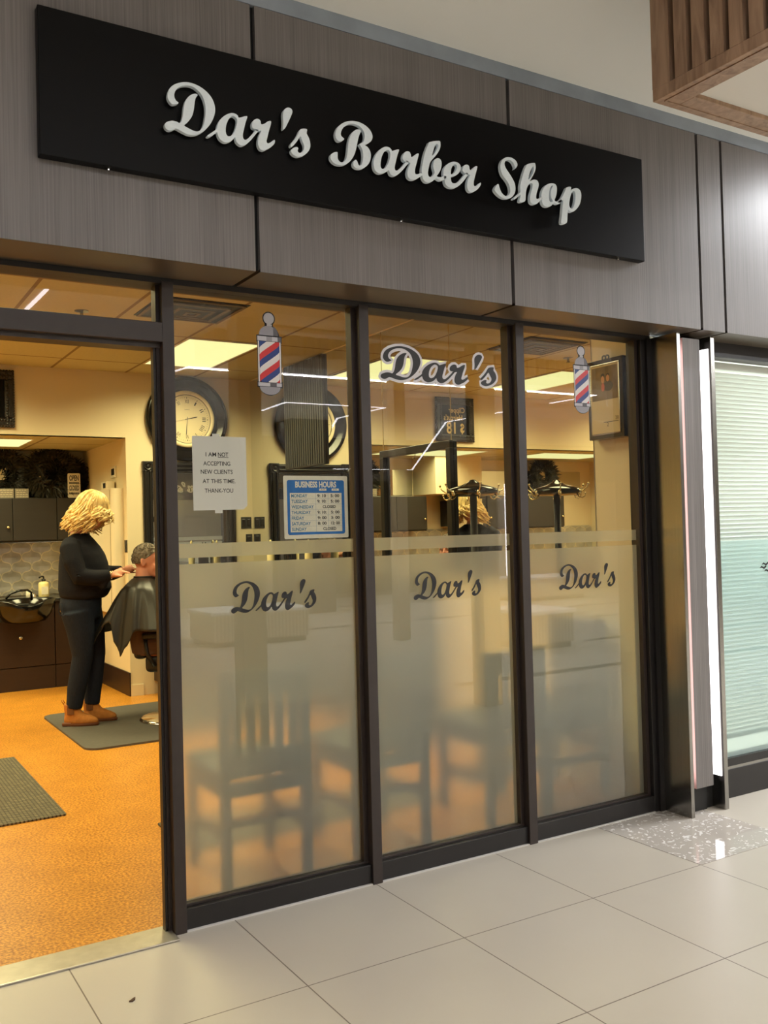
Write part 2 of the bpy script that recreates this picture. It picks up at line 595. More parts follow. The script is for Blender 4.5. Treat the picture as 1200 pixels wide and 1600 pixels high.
def acoustic():
    m, nt, b = new_mat('acoustic_ceiling_tile')
    L = nt.links.new
    tc = nt.nodes.new('ShaderNodeTexCoord')
    sp = nt.nodes.new('ShaderNodeSeparateXYZ'); L(tc.outputs['Object'], sp.inputs[0])
    def grid(out, off, pitch, w):
        a = nt.nodes.new('ShaderNodeMath'); a.operation = 'SUBTRACT'; a.inputs[1].default_value = off
        d = nt.nodes.new('ShaderNodeMath'); d.operation = 'DIVIDE'; d.inputs[1].default_value = pitch
        f = nt.nodes.new('ShaderNodeMath'); f.operation = 'FRACT'
        g = nt.nodes.new('ShaderNodeMath'); g.operation = 'LESS_THAN'; g.inputs[1].default_value = w / pitch
        L(out, a.inputs[0]); L(a.outputs[0], d.inputs[0]); L(d.outputs[0], f.inputs[0]); L(f.outputs[0], g.inputs[0])
        return g.outputs[0]
    gx = grid(sp.outputs[0], 0.015, 0.645, 0.024)
    gy = grid(sp.outputs[1], 4.60, 1.20, 0.024)
    mxn = nt.nodes.new('ShaderNodeMath'); mxn.operation = 'MAXIMUM'; L(gx, mxn.inputs[0]); L(gy, mxn.inputs[1])
    nz = nt.nodes.new('ShaderNodeTexNoise'); nz.inputs['Scale'].default_value = 60; nz.inputs['Detail'].default_value = 4
    L(tc.outputs['Object'], nz.inputs['Vector'])
    c = nt.nodes.new('ShaderNodeMix'); c.data_type = 'RGBA'; c.inputs[6].default_value = lin(186, 182, 146); c.inputs[7].default_value = lin(206, 202, 166)
    L(nz.outputs[0], c.inputs[0])
    g = nt.nodes.new('ShaderNodeMix'); g.data_type = 'RGBA'; g.inputs[7].default_value = lin(140, 124, 98)
    L(mxn.outputs[0], g.inputs[0]); L(c.outputs[2], g.inputs[6]); L(g.outputs[2], b.inputs['Base Color'])
    b.inputs['Roughness'].default_value = 0.9
    return m
M['acoustic'] = acoustic()

def lantern_tile():
    m, nt, b = new_mat('silver_lantern_tile')
    L = nt.links.new
    tc = nt.nodes.new('ShaderNodeTexCoord')
    sp = nt.nodes.new('ShaderNodeSeparateXYZ'); L(tc.outputs['Object'], sp.inputs[0])
    def mth(op, a, bb=None, v=None):
        n = nt.nodes.new('ShaderNodeMath'); n.operation = op
        L(a, n.inputs[0])
        if bb is not None: L(bb, n.inputs[1])
        if v is not None: n.inputs[1].default_value = v
        return n.outputs[0]
    u = mth('ADD', sp.outputs[0], sp.outputs[2]); w = mth('SUBTRACT', sp.outputs[0], sp.outputs[2])
    k = 5.2
    u = mth('MULTIPLY', u, v=k); w = mth('MULTIPLY', w, v=k)
    su = mth('MULTIPLY', mth('SINE', mth('MULTIPLY', u, v=2 * math.pi)), v=0.10)
    sw = mth('MULTIPLY', mth('SINE', mth('MULTIPLY', w, v=2 * math.pi)), v=0.10)
    def line(a):
        f = mth('FRACT', a)
        return mth('ABSOLUTE', mth('SUBTRACT', f, v=0.5))
    d = mth('MAXIMUM', line(mth('ADD', u, sw)), line(mth('ADD', w, su)))
    cr = nt.nodes.new('ShaderNodeValToRGB')
    cr.color_ramp.elements[0].position = 0.455; cr.color_ramp.elements[0].color = lin(198, 195, 188)
    cr.color_ramp.elements[1].position = 0.47; cr.color_ramp.elements[1].color = lin(236, 226, 196)
    nz = nt.nodes.new('ShaderNodeTexNoise'); nz.inputs['Scale'].default_value = 9; L(tc.outputs['Object'], nz.inputs['Vector'])
    mx = nt.nodes.new('ShaderNodeMix'); mx.data_type = 'RGBA'; mx.blend_type = 'MULTIPLY'; mx.inputs[0].default_value = 0.6
    cr2 = nt.nodes.new('ShaderNodeValToRGB'); cr2.color_ramp.elements[0].position = 0.35; cr2.color_ramp.elements[0].color = (0.55, 0.55, 0.55, 1); cr2.color_ramp.elements[1].position = 0.65
    L(nz.outputs[0], cr2.inputs[0])
    L(d, cr.inputs[0]); L(cr.outputs[0], mx.inputs[6]); L(cr2.outputs[0], mx.inputs[7]); L(mx.outputs[2], b.inputs['Base Color'])
    bp = nt.nodes.new('ShaderNodeBump'); bp.inputs['Strength'].default_value = 0.7; bp.inputs['Distance'].default_value = 0.01
    L(d, bp.inputs['Height']); L(bp.outputs[0], b.inputs['Normal'])
    b.inputs['Metallic'].default_value = 0.5; b.inputs['Roughness'].default_value = 0.32
    return m
M['lantern'] = lantern_tile()

def clear_glass(name, tint=(0.97, 0.975, 0.965), boost=1.0):
    m = bpy.data.materials.new(name); m.use_nodes = True
    nt = m.node_tree; nt.nodes.clear(); L = nt.links.new
    t = nt.nodes.new('ShaderNodeBsdfTransparent'); t.inputs[0].default_value = (*tint, 1)
    g = nt.nodes.new('ShaderNodeBsdfGlossy'); g.inputs['Roughness'].default_value = 0.0; g.inputs[0].default_value = (1, 1, 1, 1)
    f = nt.nodes.new('ShaderNodeFresnel'); f.inputs[0].default_value = 1.5
    mu = nt.nodes.new('ShaderNodeMath'); mu.operation = 'MULTIPLY'; mu.inputs[1].default_value = boost; mu.use_clamp = True
    geo = nt.nodes.new('ShaderNodeNewGeometry')
    sub = nt.nodes.new('ShaderNodeMath'); sub.operation = 'SUBTRACT'; sub.inputs[0].default_value = 1.0
    mu2 = nt.nodes.new('ShaderNodeMath'); mu2.operation = 'MULTIPLY'
    mx = nt.nodes.new('ShaderNodeMixShader'); o = nt.nodes.new('ShaderNodeOutputMaterial')
    L(f.outputs[0], mu.inputs[0]); L(geo.outputs['Backfacing'], sub.inputs[1]); L(mu.outputs[0], mu2.inputs[0]); L(sub.outputs[0], mu2.inputs[1])
    L(mu2.outputs[0], mx.inputs[0]); L(t.outputs[0], mx.inputs[1]); L(g.outputs[0], mx.inputs[2]); L(mx.outputs[0], o.inputs[0])
    return m
M['glass'] = clear_glass('clear_glass', boost=1.35)

def frost(name, tint, ior, haze, hazecol):
    m = bpy.data.materials.new(name); m.use_nodes = True
    nt = m.node_tree; nt.nodes.clear(); L = nt.links.new
    r = nt.nodes.new('ShaderNodeBsdfRefraction'); r.inputs['Roughness'].default_value = 1.0; r.inputs['IOR'].default_value = ior; r.inputs[0].default_value = (*tint, 1)
    d = nt.nodes.new('ShaderNodeBsdfDiffuse'); d.inputs[0].default_value = (*hazecol, 1)
    tr = nt.nodes.new('ShaderNodeBsdfTranslucent'); tr.inputs[0].default_value = (*tint, 1)
    m1 = nt.nodes.new('ShaderNodeMixShader'); m1.inputs[0].default_value = 0.5
    m2 = nt.nodes.new('ShaderNodeMixShader'); m2.inputs[0].default_value = haze
    o = nt.nodes.new('ShaderNodeOutputMaterial')
    L(d.outputs[0], m1.inputs[1]); L(tr.outputs[0], m1.inputs[2]); L(r.outputs[0], m2.inputs[1]); L(m1.outputs[0], m2.inputs[2]); L(m2.outputs[0], o.inputs[0])
    return m
M['frost'] = frost('frosted_film', (0.98, 0.97, 0.86), 1.042, 0.31, (0.68, 0.76, 0.73))
M['frost_teal'] = frost('frosted_film_teal', (0.84, 1.0, 1.0), 1.03, 0.45, (0.70, 0.92, 0.94))
GLYPHS = [
('D',[[-0.0224,2.8873,-0.0304,2.8811,-0.0434,2.8774,-0.0533,2.8842,-0.0598,2.8971,-0.0586,2.9131,-0.0499,2.9331,-0.0311,2.9495,-0.0031,2.9617,0.025,2.965,0.0532,2.9595,0.0767,2.9478,0.0945,2.931,0.1046,2.9102,0.1069,2.8876,0.1011,2.8634,0.0884,2.8377,0.0712,2.8159,0.0518,2.7992,0.0303,2.7885,0.0092,2.7862,-0.0093,2.7906,-0.0254,2.7964,-0.0346,2.7982,-0.0439,2.7918,-0.0555,2.7868,-0.0668,2.7899,-0.0721,2.7995,-0.0686,2.8101,-0.0571,2.8179,-0.0432,2.8221,-0.0295,2.8213,-0.0203,2.8191,-0.0131,2.8305,-0.008,2.8497,-0.0051,2.8729,0.0,2.8944,0.0098,2.9124,0.0241,2.9256,0.0384,2.9315,0.0454,2.9285,0.038,2.9164,0.0339,2.8995,0.0305,2.876,0.0238,2.8518,0.0102,2.8308,-0.0051,2.815,0.0097,2.808,0.0283,2.8027,0.0424,2.8033,0.0545,2.8125,0.0645,2.8328,0.0708,2.8616,0.0728,2.885,0.07,2.9073,0.062,2.9285,0.0481,2.9437,0.0295,2.9532,0.0084,2.953,-0.0104,2.9465,-0.0269,2.9337,-0.0355,2.9183,-0.0368,2.9045,-0.0315,2.8934]]),
('a',[[0.0816,2.7918,0.0769,2.796,0.095,2.8115,0.1112,2.8263,0.1145,2.8408,0.1252,2.8614,0.1426,2.879,0.1625,2.891,0.1783,2.8934,0.1895,2.8888,0.1953,2.8821,0.225,2.8939,0.219,2.8715,0.2118,2.8442,0.2073,2.8246,0.209,2.8118,0.2174,2.8088,0.2301,2.8188,0.2457,2.8369,0.2603,2.854,0.2652,2.8493,0.2505,2.8285,0.2349,2.8089,0.2195,2.7942,0.2043,2.7856,0.192,2.7879,0.1823,2.7972,0.1782,2.8104,0.1676,2.7981,0.1526,2.7882,0.1379,2.7853,0.1235,2.7918,0.1155,2.8041,0.1119,2.8149,0.0972,2.8018],[0.1696,2.8823,0.1571,2.8704,0.1467,2.8474,0.1438,2.8259,0.1468,2.8126,0.1555,2.8087,0.168,2.8168,0.1783,2.8352,0.1853,2.8576,0.1867,2.8742,0.1795,2.882]]),
('r',[[0.2603,2.854,0.2462,2.8559,0.2424,2.8669,0.2468,2.8805,0.2571,2.8902,0.2684,2.8925,0.2758,2.8865,0.2771,2.8773,0.2822,2.8764,0.2925,2.8819,0.3041,2.8914,0.316,2.8948,0.314,2.8791,0.3073,2.8587,0.3005,2.8336,0.297,2.8187,0.302,2.8125,0.3114,2.8176,0.3282,2.8305,0.3279,2.8175,0.3135,2.8019,0.2979,2.7913,0.2849,2.7841,0.2722,2.7864,0.2649,2.7982,0.2643,2.8146,0.27,2.837,0.2775,2.8527,0.2637,2.849,0.252,2.8486]]),
('apostrophe',[[0.3622,2.876,0.3639,2.8989,0.3631,2.9275,0.3666,2.9427,0.3764,2.9544,0.387,2.9586,0.3975,2.956,0.4015,2.9477,0.398,2.9349,0.384,2.9054,0.3702,2.88]]),
('s',[[0.4329,2.8898,0.4582,2.8949,0.4567,2.879,0.4655,2.8637,0.4703,2.8451,0.4688,2.8277,0.4586,2.8102,0.4421,2.7959,0.4205,2.787,0.4046,2.7889,0.3942,2.7966,0.3934,2.8061,0.4027,2.8161,0.415,2.8213,0.4213,2.8177,0.4184,2.8084,0.4235,2.8021,0.4343,2.8056,0.4438,2.8181,0.4452,2.8329,0.4382,2.8486,0.4311,2.8632,0.4166,2.842,0.4002,2.8219,0.3922,2.8179,0.3914,2.8274,0.4061,2.8457,0.42,2.8668]]),
('B',[[0.6125,2.8893,0.6046,2.881,0.5899,2.8761,0.5796,2.8828,0.5755,2.9001,0.5825,2.9221,0.6006,2.9424,0.6275,2.9583,0.6573,2.9655,0.6871,2.9643,0.7139,2.954,0.7298,2.9387,0.7354,2.9213,0.7288,2.9042,0.712,2.8904,0.6998,2.8838,0.7134,2.8775,0.7233,2.8636,0.7258,2.8456,0.7203,2.8235,0.7064,2.8052,0.688,2.7924,0.6699,2.7881,0.6551,2.7907,0.6482,2.7999,0.6516,2.8135,0.6601,2.8203,0.6659,2.8146,0.6704,2.8039,0.6775,2.801,0.6855,2.8093,0.6909,2.8286,0.692,2.8472,0.689,2.8649,0.6815,2.8766,0.6775,2.8827,0.6848,2.8878,0.6941,2.8948,0.7006,2.9118,0.6993,2.93,0.6895,2.9438,0.6748,2.9523,0.651,2.9542,0.6271,2.9457,0.609,2.9301,0.5997,2.9127,0.5993,2.8996,0.6079,2.8925],[0.685,2.9334,0.6767,2.915,0.67,2.8927,0.6633,2.8653,0.6535,2.8373,0.638,2.8136,0.6198,2.7973,0.599,2.7884,0.5757,2.7877,0.5597,2.7951,0.552,2.8081,0.5564,2.8217,0.5683,2.8306,0.5817,2.8342,0.5826,2.8241,0.5833,2.8087,0.5935,2.7992,0.6065,2.8026,0.6174,2.815,0.6239,2.837,0.6276,2.8637,0.6326,2.8906,0.6427,2.9134,0.6593,2.9314,0.6756,2.9378]]),
('a',[[0.8523,2.896,0.8453,2.8732,0.8368,2.8449,0.8311,2.8224,0.8345,2.8112,0.8453,2.8142,0.8615,2.8279,0.8779,2.847,0.8878,2.8585,0.8953,2.8529,0.8807,2.834,0.861,2.8117,0.8415,2.7948,0.8257,2.7883,0.8115,2.7922,0.8044,2.8069,0.7949,2.7999,0.7761,2.7897,0.7576,2.7869,0.7426,2.7959,0.737,2.8134,0.7389,2.8348,0.7493,2.8579,0.7665,2.8786,0.7885,2.8935,0.8072,2.8955,0.8182,2.8885,0.8224,2.8839],[0.7994,2.8833,0.7848,2.8726,0.7737,2.8519,0.768,2.8269,0.7687,2.8112,0.7766,2.8062,0.7892,2.8138,0.8022,2.8332,0.8109,2.8561,0.8128,2.8752,0.8081,2.8833]]),
('r',[[0.894,2.8526,0.8762,2.8548,0.8689,2.8642,0.8726,2.881,0.8857,2.8943,0.9004,2.8955,0.9065,2.8858,0.9088,2.877,0.9238,2.8852,0.9338,2.8941,0.9435,2.896,0.9398,2.88,0.9305,2.8512,0.9239,2.8283,0.9248,2.8149,0.9344,2.8139,0.9508,2.8211,0.9571,2.8151,0.9438,2.8036,0.924,2.7914,0.9047,2.7881,0.8921,2.7945,0.8882,2.8111,0.8933,2.8309,0.9035,2.8517]]),
('b',[[0.9571,2.8151,0.9552,2.8366,0.962,2.8651,0.9695,2.8965,0.9801,2.9231,0.9906,2.9443,0.9988,2.9535,1.0422,2.9658,1.0485,2.9566,1.0466,2.9385,1.036,2.9189,1.0187,2.8974,0.9982,2.8744,0.9896,2.851,0.9849,2.8282,0.9884,2.8152,0.9975,2.814,1.0083,2.8225,1.0167,2.8366,1.0119,2.8522,1.0111,2.8658,1.0169,2.8834,1.0285,2.8938,1.0418,2.8951,1.0502,2.8867,1.051,2.8703,1.045,2.8499,1.0331,2.8313,1.0262,2.8234,1.0347,2.8205,1.0494,2.8231,1.063,2.831,1.0729,2.8272,1.0625,2.8154,1.0423,2.8081,1.0225,2.8129,1.0056,2.799,0.9889,2.7906,0.9725,2.7906,0.9618,2.7996],[1.0324,2.9513,1.0236,2.9452,1.0143,2.9241,1.007,2.9008,1.0192,2.9124,1.0318,2.933,1.0369,2.9466]]),
('e',[[1.0627,2.8199,1.0587,2.8413,1.064,2.8616,1.0815,2.8814,1.1055,2.8941,1.1293,2.8957,1.1427,2.8869,1.1443,2.8732,1.1348,2.8548,1.1173,2.8405,1.0967,2.8325,1.0949,2.8199,1.0993,2.8096,1.1128,2.8091,1.1301,2.8176,1.1477,2.8347,1.162,2.8512,1.1727,2.8615,1.1808,2.8573,1.1649,2.8349,1.1471,2.815,1.126,2.7974,1.1053,2.7884,1.0817,2.7888,1.0673,2.7986],[1.1222,2.886,1.1105,2.8828,1.0992,2.8679,1.0953,2.8505,1.097,2.8425,1.1108,2.8494,1.1214,2.8636,1.1267,2.8785]]),
('r',[[1.1725,2.8558,1.159,2.8619,1.1538,2.8721,1.1598,2.8872,1.1739,2.8954,1.1862,2.892,1.1886,2.88,1.194,2.8765,1.2083,2.8875,1.219,2.8968,1.2281,2.8968,1.2233,2.8789,1.214,2.8518,1.2076,2.8282,1.2092,2.8155,1.2197,2.8161,1.2414,2.8339,1.2424,2.8239,1.2263,2.8042,1.2049,2.7899,1.1874,2.787,1.176,2.7975,1.1746,2.8169,1.1802,2.8375,1.1898,2.8561]]),
('S',[[1.4207,2.9199,1.4252,2.9301,1.4158,2.9472,1.4012,2.9548,1.3846,2.9532,1.373,2.944,1.3697,2.9318,1.3762,2.9166,1.3932,2.8986,1.4102,2.8782,1.4214,2.859,1.4236,2.8359,1.4169,2.8161,1.4014,2.7995,1.3834,2.7919,1.3598,2.789,1.3366,2.7959,1.3185,2.8091,1.3131,2.8197,1.3218,2.8351,1.3343,2.8442,1.3391,2.8311,1.3489,2.8118,1.3661,2.8007,1.3808,2.8031,1.3932,2.8168,1.3955,2.8336,1.3886,2.8534,1.3744,2.8697,1.3574,2.8853,1.3482,2.9069,1.3484,2.9279,1.3567,2.9457,1.3718,2.9592,1.3898,2.9658,1.4105,2.9659,1.4299,2.9582,1.4383,2.9442,1.4331,2.9315]]),
('h',[[1.4102,2.7972,1.4178,2.7937,1.4436,2.8134,1.451,2.817,1.4439,2.7886,1.473,2.7946,1.4781,2.8167,1.4806,2.836,1.4874,2.8561,1.5002,2.8725,1.5126,2.8784,1.5185,2.8732,1.5148,2.856,1.5047,2.8306,1.5009,2.811,1.5046,2.795,1.5184,2.7891,1.537,2.794,1.5561,2.8104,1.5689,2.822,1.5648,2.8285,1.5502,2.818,1.5396,2.8149,1.5349,2.8213,1.5388,2.841,1.549,2.8665,1.5509,2.8835,1.5439,2.8943,1.5286,2.8964,1.5131,2.8899,1.5024,2.8823,1.5102,2.8956,1.5264,2.9198,1.5365,2.943,1.536,2.962,1.5282,2.9668,1.4942,2.9558,1.4847,2.9456,1.4717,2.9196,1.4583,2.8842,1.45,2.8545,1.4491,2.8308,1.4348,2.8167],[1.5245,2.9504,1.515,2.9415,1.5031,2.9181,1.4948,2.8905,1.5074,2.9022,1.5204,2.9235,1.5272,2.9414]]),
('o',[[1.5647,2.8261,1.5667,2.8456,1.5768,2.8664,1.593,2.8835,1.6153,2.8946,1.6374,2.8974,1.6498,2.8908,1.6523,2.8743,1.6482,2.8494,1.6378,2.826,1.6471,2.8212,1.6599,2.8247,1.673,2.8341,1.6792,2.8303,1.6659,2.816,1.6499,2.811,1.6342,2.8134,1.6179,2.7987,1.6019,2.7914,1.5832,2.7908,1.5699,2.8007],[1.632,2.8878,1.6192,2.8808,1.6096,2.8599,1.6061,2.8353,1.6092,2.818,1.6192,2.8158,1.6282,2.8211,1.6193,2.835,1.6169,2.8539,1.6227,2.8741]]),
('p',[[1.666,2.8185,1.6566,2.8218,1.6798,2.8449,1.6968,2.872,1.7105,2.8938,1.7346,2.8988,1.7314,2.8826,1.746,2.8934,1.769,2.8997,1.7852,2.8941,1.7924,2.8781,1.7901,2.8531,1.7792,2.8267,1.7587,2.8039,1.7387,2.791,1.7225,2.7909,1.7131,2.7968,1.7089,2.7718,1.703,2.7378,1.6721,2.7308,1.6767,2.7668,1.6819,2.8016,1.6869,2.8315,1.6791,2.8278],[1.749,2.8856,1.7354,2.8711,1.7261,2.8476,1.7206,2.8223,1.7245,2.8083,1.736,2.8052,1.7462,2.8166,1.7548,2.8376,1.7591,2.8628,1.7572,2.8796]])]

# ================================================================== SETTING: concourse
YG = 0.0575          # glass line
CEIL = 3.40          # concourse ceiling
SC = 2.914           # shop ceiling
XM = 2.527           # shop's right wall (mirror face)
YW = 5.09            # wall in front of the alcove
ALC = 2.325          # alcove ceiling

b = MB().box(-9, 18, -14.2, 0.0995, -0.08, 0.0)
struct('floor', b, M['tile'])
b = MB().box(2.0588, 2.669, -0.5995, 0.05, -0.02, 0.0012)
struct('trim_1', b, M['terrazzo'])
b = MB().box(-9, 18, -14.2, 0.3, CEIL, CEIL + 0.06)
struct('ceiling', b, M['ceiling'])

# fascia cladding panels over the storefronts, with open joints between
XS = [-2.1, -0.876, 0.2825, 1.4515, 2.627, 2.805, 3.98, 5.15, 6.32]
for i in range(len(XS) - 1):
    b = MB().box(XS[i] + 0.009, XS[i + 1] - 0.009, -0.225, -0.205, 2.371, 3.335)
    o = struct('fascia_panel', b, M['laminate'])
    b = MB().box(XS[i] + 0.009, XS[i + 1] - 0.009, -0.2245, -0.002, 2.3705, 2.381)
    s_ = b.build('soffit_panel', M['soffit'], o)
b = MB().box(-2.1, 6.32, -0.204, -0.10, 2.3815, 3.34)
struct('wall_front', b, M['black_joint'])
b = MB().box(-2.1, 6.32, -0.2235, -0.10, 3.338, CEIL)
struct('trim_2', b, M['cap'])
b = MB().box(-2.1, 6.32, -0.10, 0.14, 2.45, CEIL)
struct('wall_front_upper', b, M['black_joint'])

# storefront framing: header, posts and the doorway
def post(name, x0, x1, z1=2.36, y0=0.0, y1=0.112):
    b = MB()
    b.box(x0, x1, y0, y1, 0.0, z1, 0.002)
    b.box(x0 - 0.012, x0, YG - 0.02, YG + 0.03, 0.0, z1)
    return struct(name, b, M['bronze'])
post('trim_3', 0.0, 0.0443)
post('trim_4', 0.8243, 0.8695)
post('trim_5', 1.6431, 1.690)
b = MB().box(2.452, 2.482, 0.012, 0.112, 0.0, 2.36, 0.002).box(2.482, 2.5134, -0.001, 0.112, 0.0, 2.36)
struct('trim_6', b, M['bronze_dark'])
b = MB().box(-2.1, 2.513, 0.006, 0.112, 2.352, 2.46).box(-2.1, 2.513, -0.0015, 0.03, 2.374, 2.46)
struct('trim_7', b, M['bronze_dark'])

# doorway with its transom light (the sliding leaf is open)
door = thing('door_1', None, None, (-1.0, 0.05, 0), kind='structure')
MB().box(-2.1, 0.0, 0.0, 0.112, 2.137, 2.208, 0.002).box(-2.1, 0.0, 0.03, 0.112, 2.12, 2.137).build('transom_bar', M['bronze'], door)
MB().box(-2.1, 0.0, YG - 0.003, YG + 0.003, 2.208, 2.352).build('transom_pane', M['glass'], door)
MB().box(-0.022, -0.0005, 0.045, 0.075, 0.0, 2.12).build('door_stop', M['bronze_dark'], door)
MB().box(-2.0, -1.9, 0.0, 0.112, 0.0, 2.137).build('door_jamb', M['bronze'], door)
b = MB().box(-2.1, -0.0, -0.05, 0.04, 0.0, 0.008, 0.003).box(-2.1, -0.0, 0.04, 0.10, 0.0, 0.004)
struct('trim_8', b, M['threshold'])

# the three windows: pane, frosted film in two bands, bottom rail and bead
wx = [(0.0443, 0.8243), (0.8695, 1.6431), (1.690, 2.452)]
for i, (x0, x1) in enumerate(wx):
    w = thing('window_%d' % (i + 1), None, None, ((x0 + x1) / 2, YG, 0), kind='structure')
    MB().box(x0, x1, 0.014, 0.105, 0.0, 0.079, 0.002).build('bottom_rail', M['bronze_dark'], w)
    MB().box(x0, x1, 0.036, 0.080, 0.079, 0.0885, 0.001).build('glazing_bead', M['bronze'], w)
    MB().box(x1 - 0.02, x1, 0.036, 0.080, 0.0885, 2.352).build('side_bead', M['bronze'], w)
    MB().box(x0 + 0.0005, x1 - 0.0005, YG - 0.003, YG + 0.003, 0.0885, 2.352).build('pane', M['glass'], w)
    for z0, z1 in ((0.089, 1.326), (1.349, 1.4017)):
        f = bmesh.new()
        xa, xb = x0 + 0.006, x1 - 0.012
        xa = x0 + 0.006
        q = MB()
        vs = [q.bm.verts.new(p) for p in ((xa, YG + 0.0042, z0), (xb, YG + 0.0042, z0), (xb, YG + 0.0042, z1), (xa, YG + 0.0042, z1))]
        q.bm.faces.new(vs)
        me = bpy.data.meshes.new('frosted_film'); q.bm.to_mesh(me); q.bm.free()
        me.materials.append(M['frost'])
        o = bpy.data.objects.new('frosted_film', me); COL.objects.link(o); attach(o, w)
        f.free()

b = MB().box(0.0443, 2.452, 0.004, 0.0138, 0.0, 0.005)
struct('trim_10', b, M['caulk'])

# pillar between the two shops: steel fins, laminate panel, two light strips
pl = thing('trim_9', None, None, (2.65, -0.05, 0), kind='structure')
MB().box(2.5135, 2.5365, -0.165, 0.0, 0.0, 2.36, 0.0015).build('steel_fin', M['steel'], pl)
MB().box(2.757, 2.785, -0.165, 0.0, 0.0, 2.36, 0.0015).build('steel_fin', M['steel'], pl)
MB().box(2.5845, 2.708, -0.138, -0.09, 0.125, 2.345, 0.001).build('laminate_panel', M['laminate'], pl)
MB().box(2.5835, 2.5844, -0.1375, -0.0905, 0.126, 2.344).build('led_glow_edge', M['led_glow_edge'], pl)  # painted glow of the hidden strip on the panel's left side
MB().box(2.5365, 2.757, -0.088, 0.02, 0.0, 2.36).build('core', M['black_joint'], pl)
MB().box(2.60, 2.70, -0.10, -0.0885, 0.0, 0.12).build('plinth', M['black'], pl)
def led_strip(x0, x1, label):
    o = MB().box(x0, x1, -0.150, -0.096, 0.165, 2.30).build('light_strip', M['led'])
    return tag(o, label, 'light strip', 'light strips on the pillar')
led_strip(2.7535, 2.7565, 'white light strip on the steel fin beside the blinds window')
led_strip(2.537, 2.540, 'white light strip hidden behind the steel fin beside the barber shop window')

# neighbouring shop: window with blinds
n = thing('window_4', None, None, (3.6, -0.02, 0), kind='structure')
MB().box(2.785, 5.2, -0.05, 0.05, 0.0, 0.148, 0.003).box(2.785, 5.2, -0.045, 0.05, 0.162, 0.202).build('bottom_rail', M['bronze_dark'], n)
MB().box(2.785, 5.2, -0.046, 0.045, 0.148, 0.162).build('rail_bead', M['steel'], n)
MB().box(2.785, 5.2, -0.04, 0.05, 2.295, 2.38).build('head_rail', M['bronze_dark'], n)
MB().box(2.786, 5.2, -0.033, -0.027, 0.202, 2.295).build('pane', M['glass'], n)
for z0, z1 in ((0.203, 1.328),):
    q = MB(); q.bm.faces.new([q.bm.verts.new(p) for p in ((2.79, -0.0258, z0), (5.19, -0.0258, z0), (5.19, -0.0258, z1), (2.79, -0.0258, z1))])
    me = bpy.data.meshes.new('frosted_film'); q.bm.to_mesh(me); q.bm.free(); me.materials.append(M['frost_teal'])
    o = bpy.data.objects.new('frosted_film', me); COL.objects.link(o); attach(o, n)
bl = thing('venetian_blind', 'white horizontal slat blind lowered in the window right of the pillar', 'blind', (4.0, 0.10, 0.25))
b = MB()
z = 0.30
while z < 2.25:
    b.box(2.83, 5.15, 0.075, 0.097, z, z + 0.0022)
    z += 0.0235
me_ = b
for f_ in ():
    pass
bo = me_.build('slats', M['blind'], bl)
for v in bo.data.vertices:
    v.co.z += (v.co.y - 0.086) * -0.85
MB().box(2.83, 5.15, 0.07, 0.105, 2.255, 2.294, 0.003).build('head_box', M['blind'], bl)
MB().box(2.83, 5.15, 0.072, 0.10, 0.262, 0.285, 0.004).build('bottom_bar', M['blind'], bl)
b = MB()
for cx in (3.05, 3.75, 4.45):
    b.cyl((cx, 0.086, 0.27), (cx, 0.086, 2.27), 0.0012, 5)
b.build('ladder_cord', M['white'], bl)
# small mark of wavy bars on the neighbour's glass
def wave(x0, z0, w, h):
    return [(x0, z0), (x0 + w * .28, z0 + h), (x0 + w * .62, z0 + h * .35), (x0 + w, z0 + h * 1.25), (x0 + w, z0 + h * .45), (x0 + w * .66, z0 - h * .5), (x0 + w * .3, z0 + h * .25)]
b = MB()
for (x0, z0) in ((3.272, 1.192), (3.255, 1.174), (3.292, 1.156), (3.33, 1.174)):
    b.prism(wave(x0, z0, 0.055, 0.012), -0.0345, -0.0332)
tag(b.build('window_logo', M['vinyl_black']), 'small black mark of wavy bars on the teal frosted glass', 'window decal')
b = MB().box(2.60, 6.3, 1.8, 1.9, 0, 2.9)
struct('wall_right_shop_back', b, M['white_panel'])
b = MB().box(2.66, 6.3, 0.12, 1.9, 2.40, 2.45)
struct('ceiling_right_shop', b, M['ceiling'])
b = MB().box(2.66, 6.3, -0.02, 1.9, -0.06, 0.0)
struct('floor_right_shop', b, M['tile'])
b = MB().box(6.2, 6.3, -0.1, 1.9, 0, 2.45)
struct('wall_right_shop_end', b, M['white_panel'])
lt = thing('ceiling_light', 'added white ceiling light brightening the blinds of the right shop', 'ceiling light', (3.9, 0.9, 2.40))
MB().box(3.3, 4.5, 0.6, 1.2, 2.385, 2.3995).build('diffuser', M['white'], lt)
a_ = area('added_blind_lamp', (3.9, 0.9, 2.38), 1.2, 0.6, 70, (0.94, 0.99, 1.0)); attach(a_, lt)  # unseen lamp added to brighten the blinds from behind

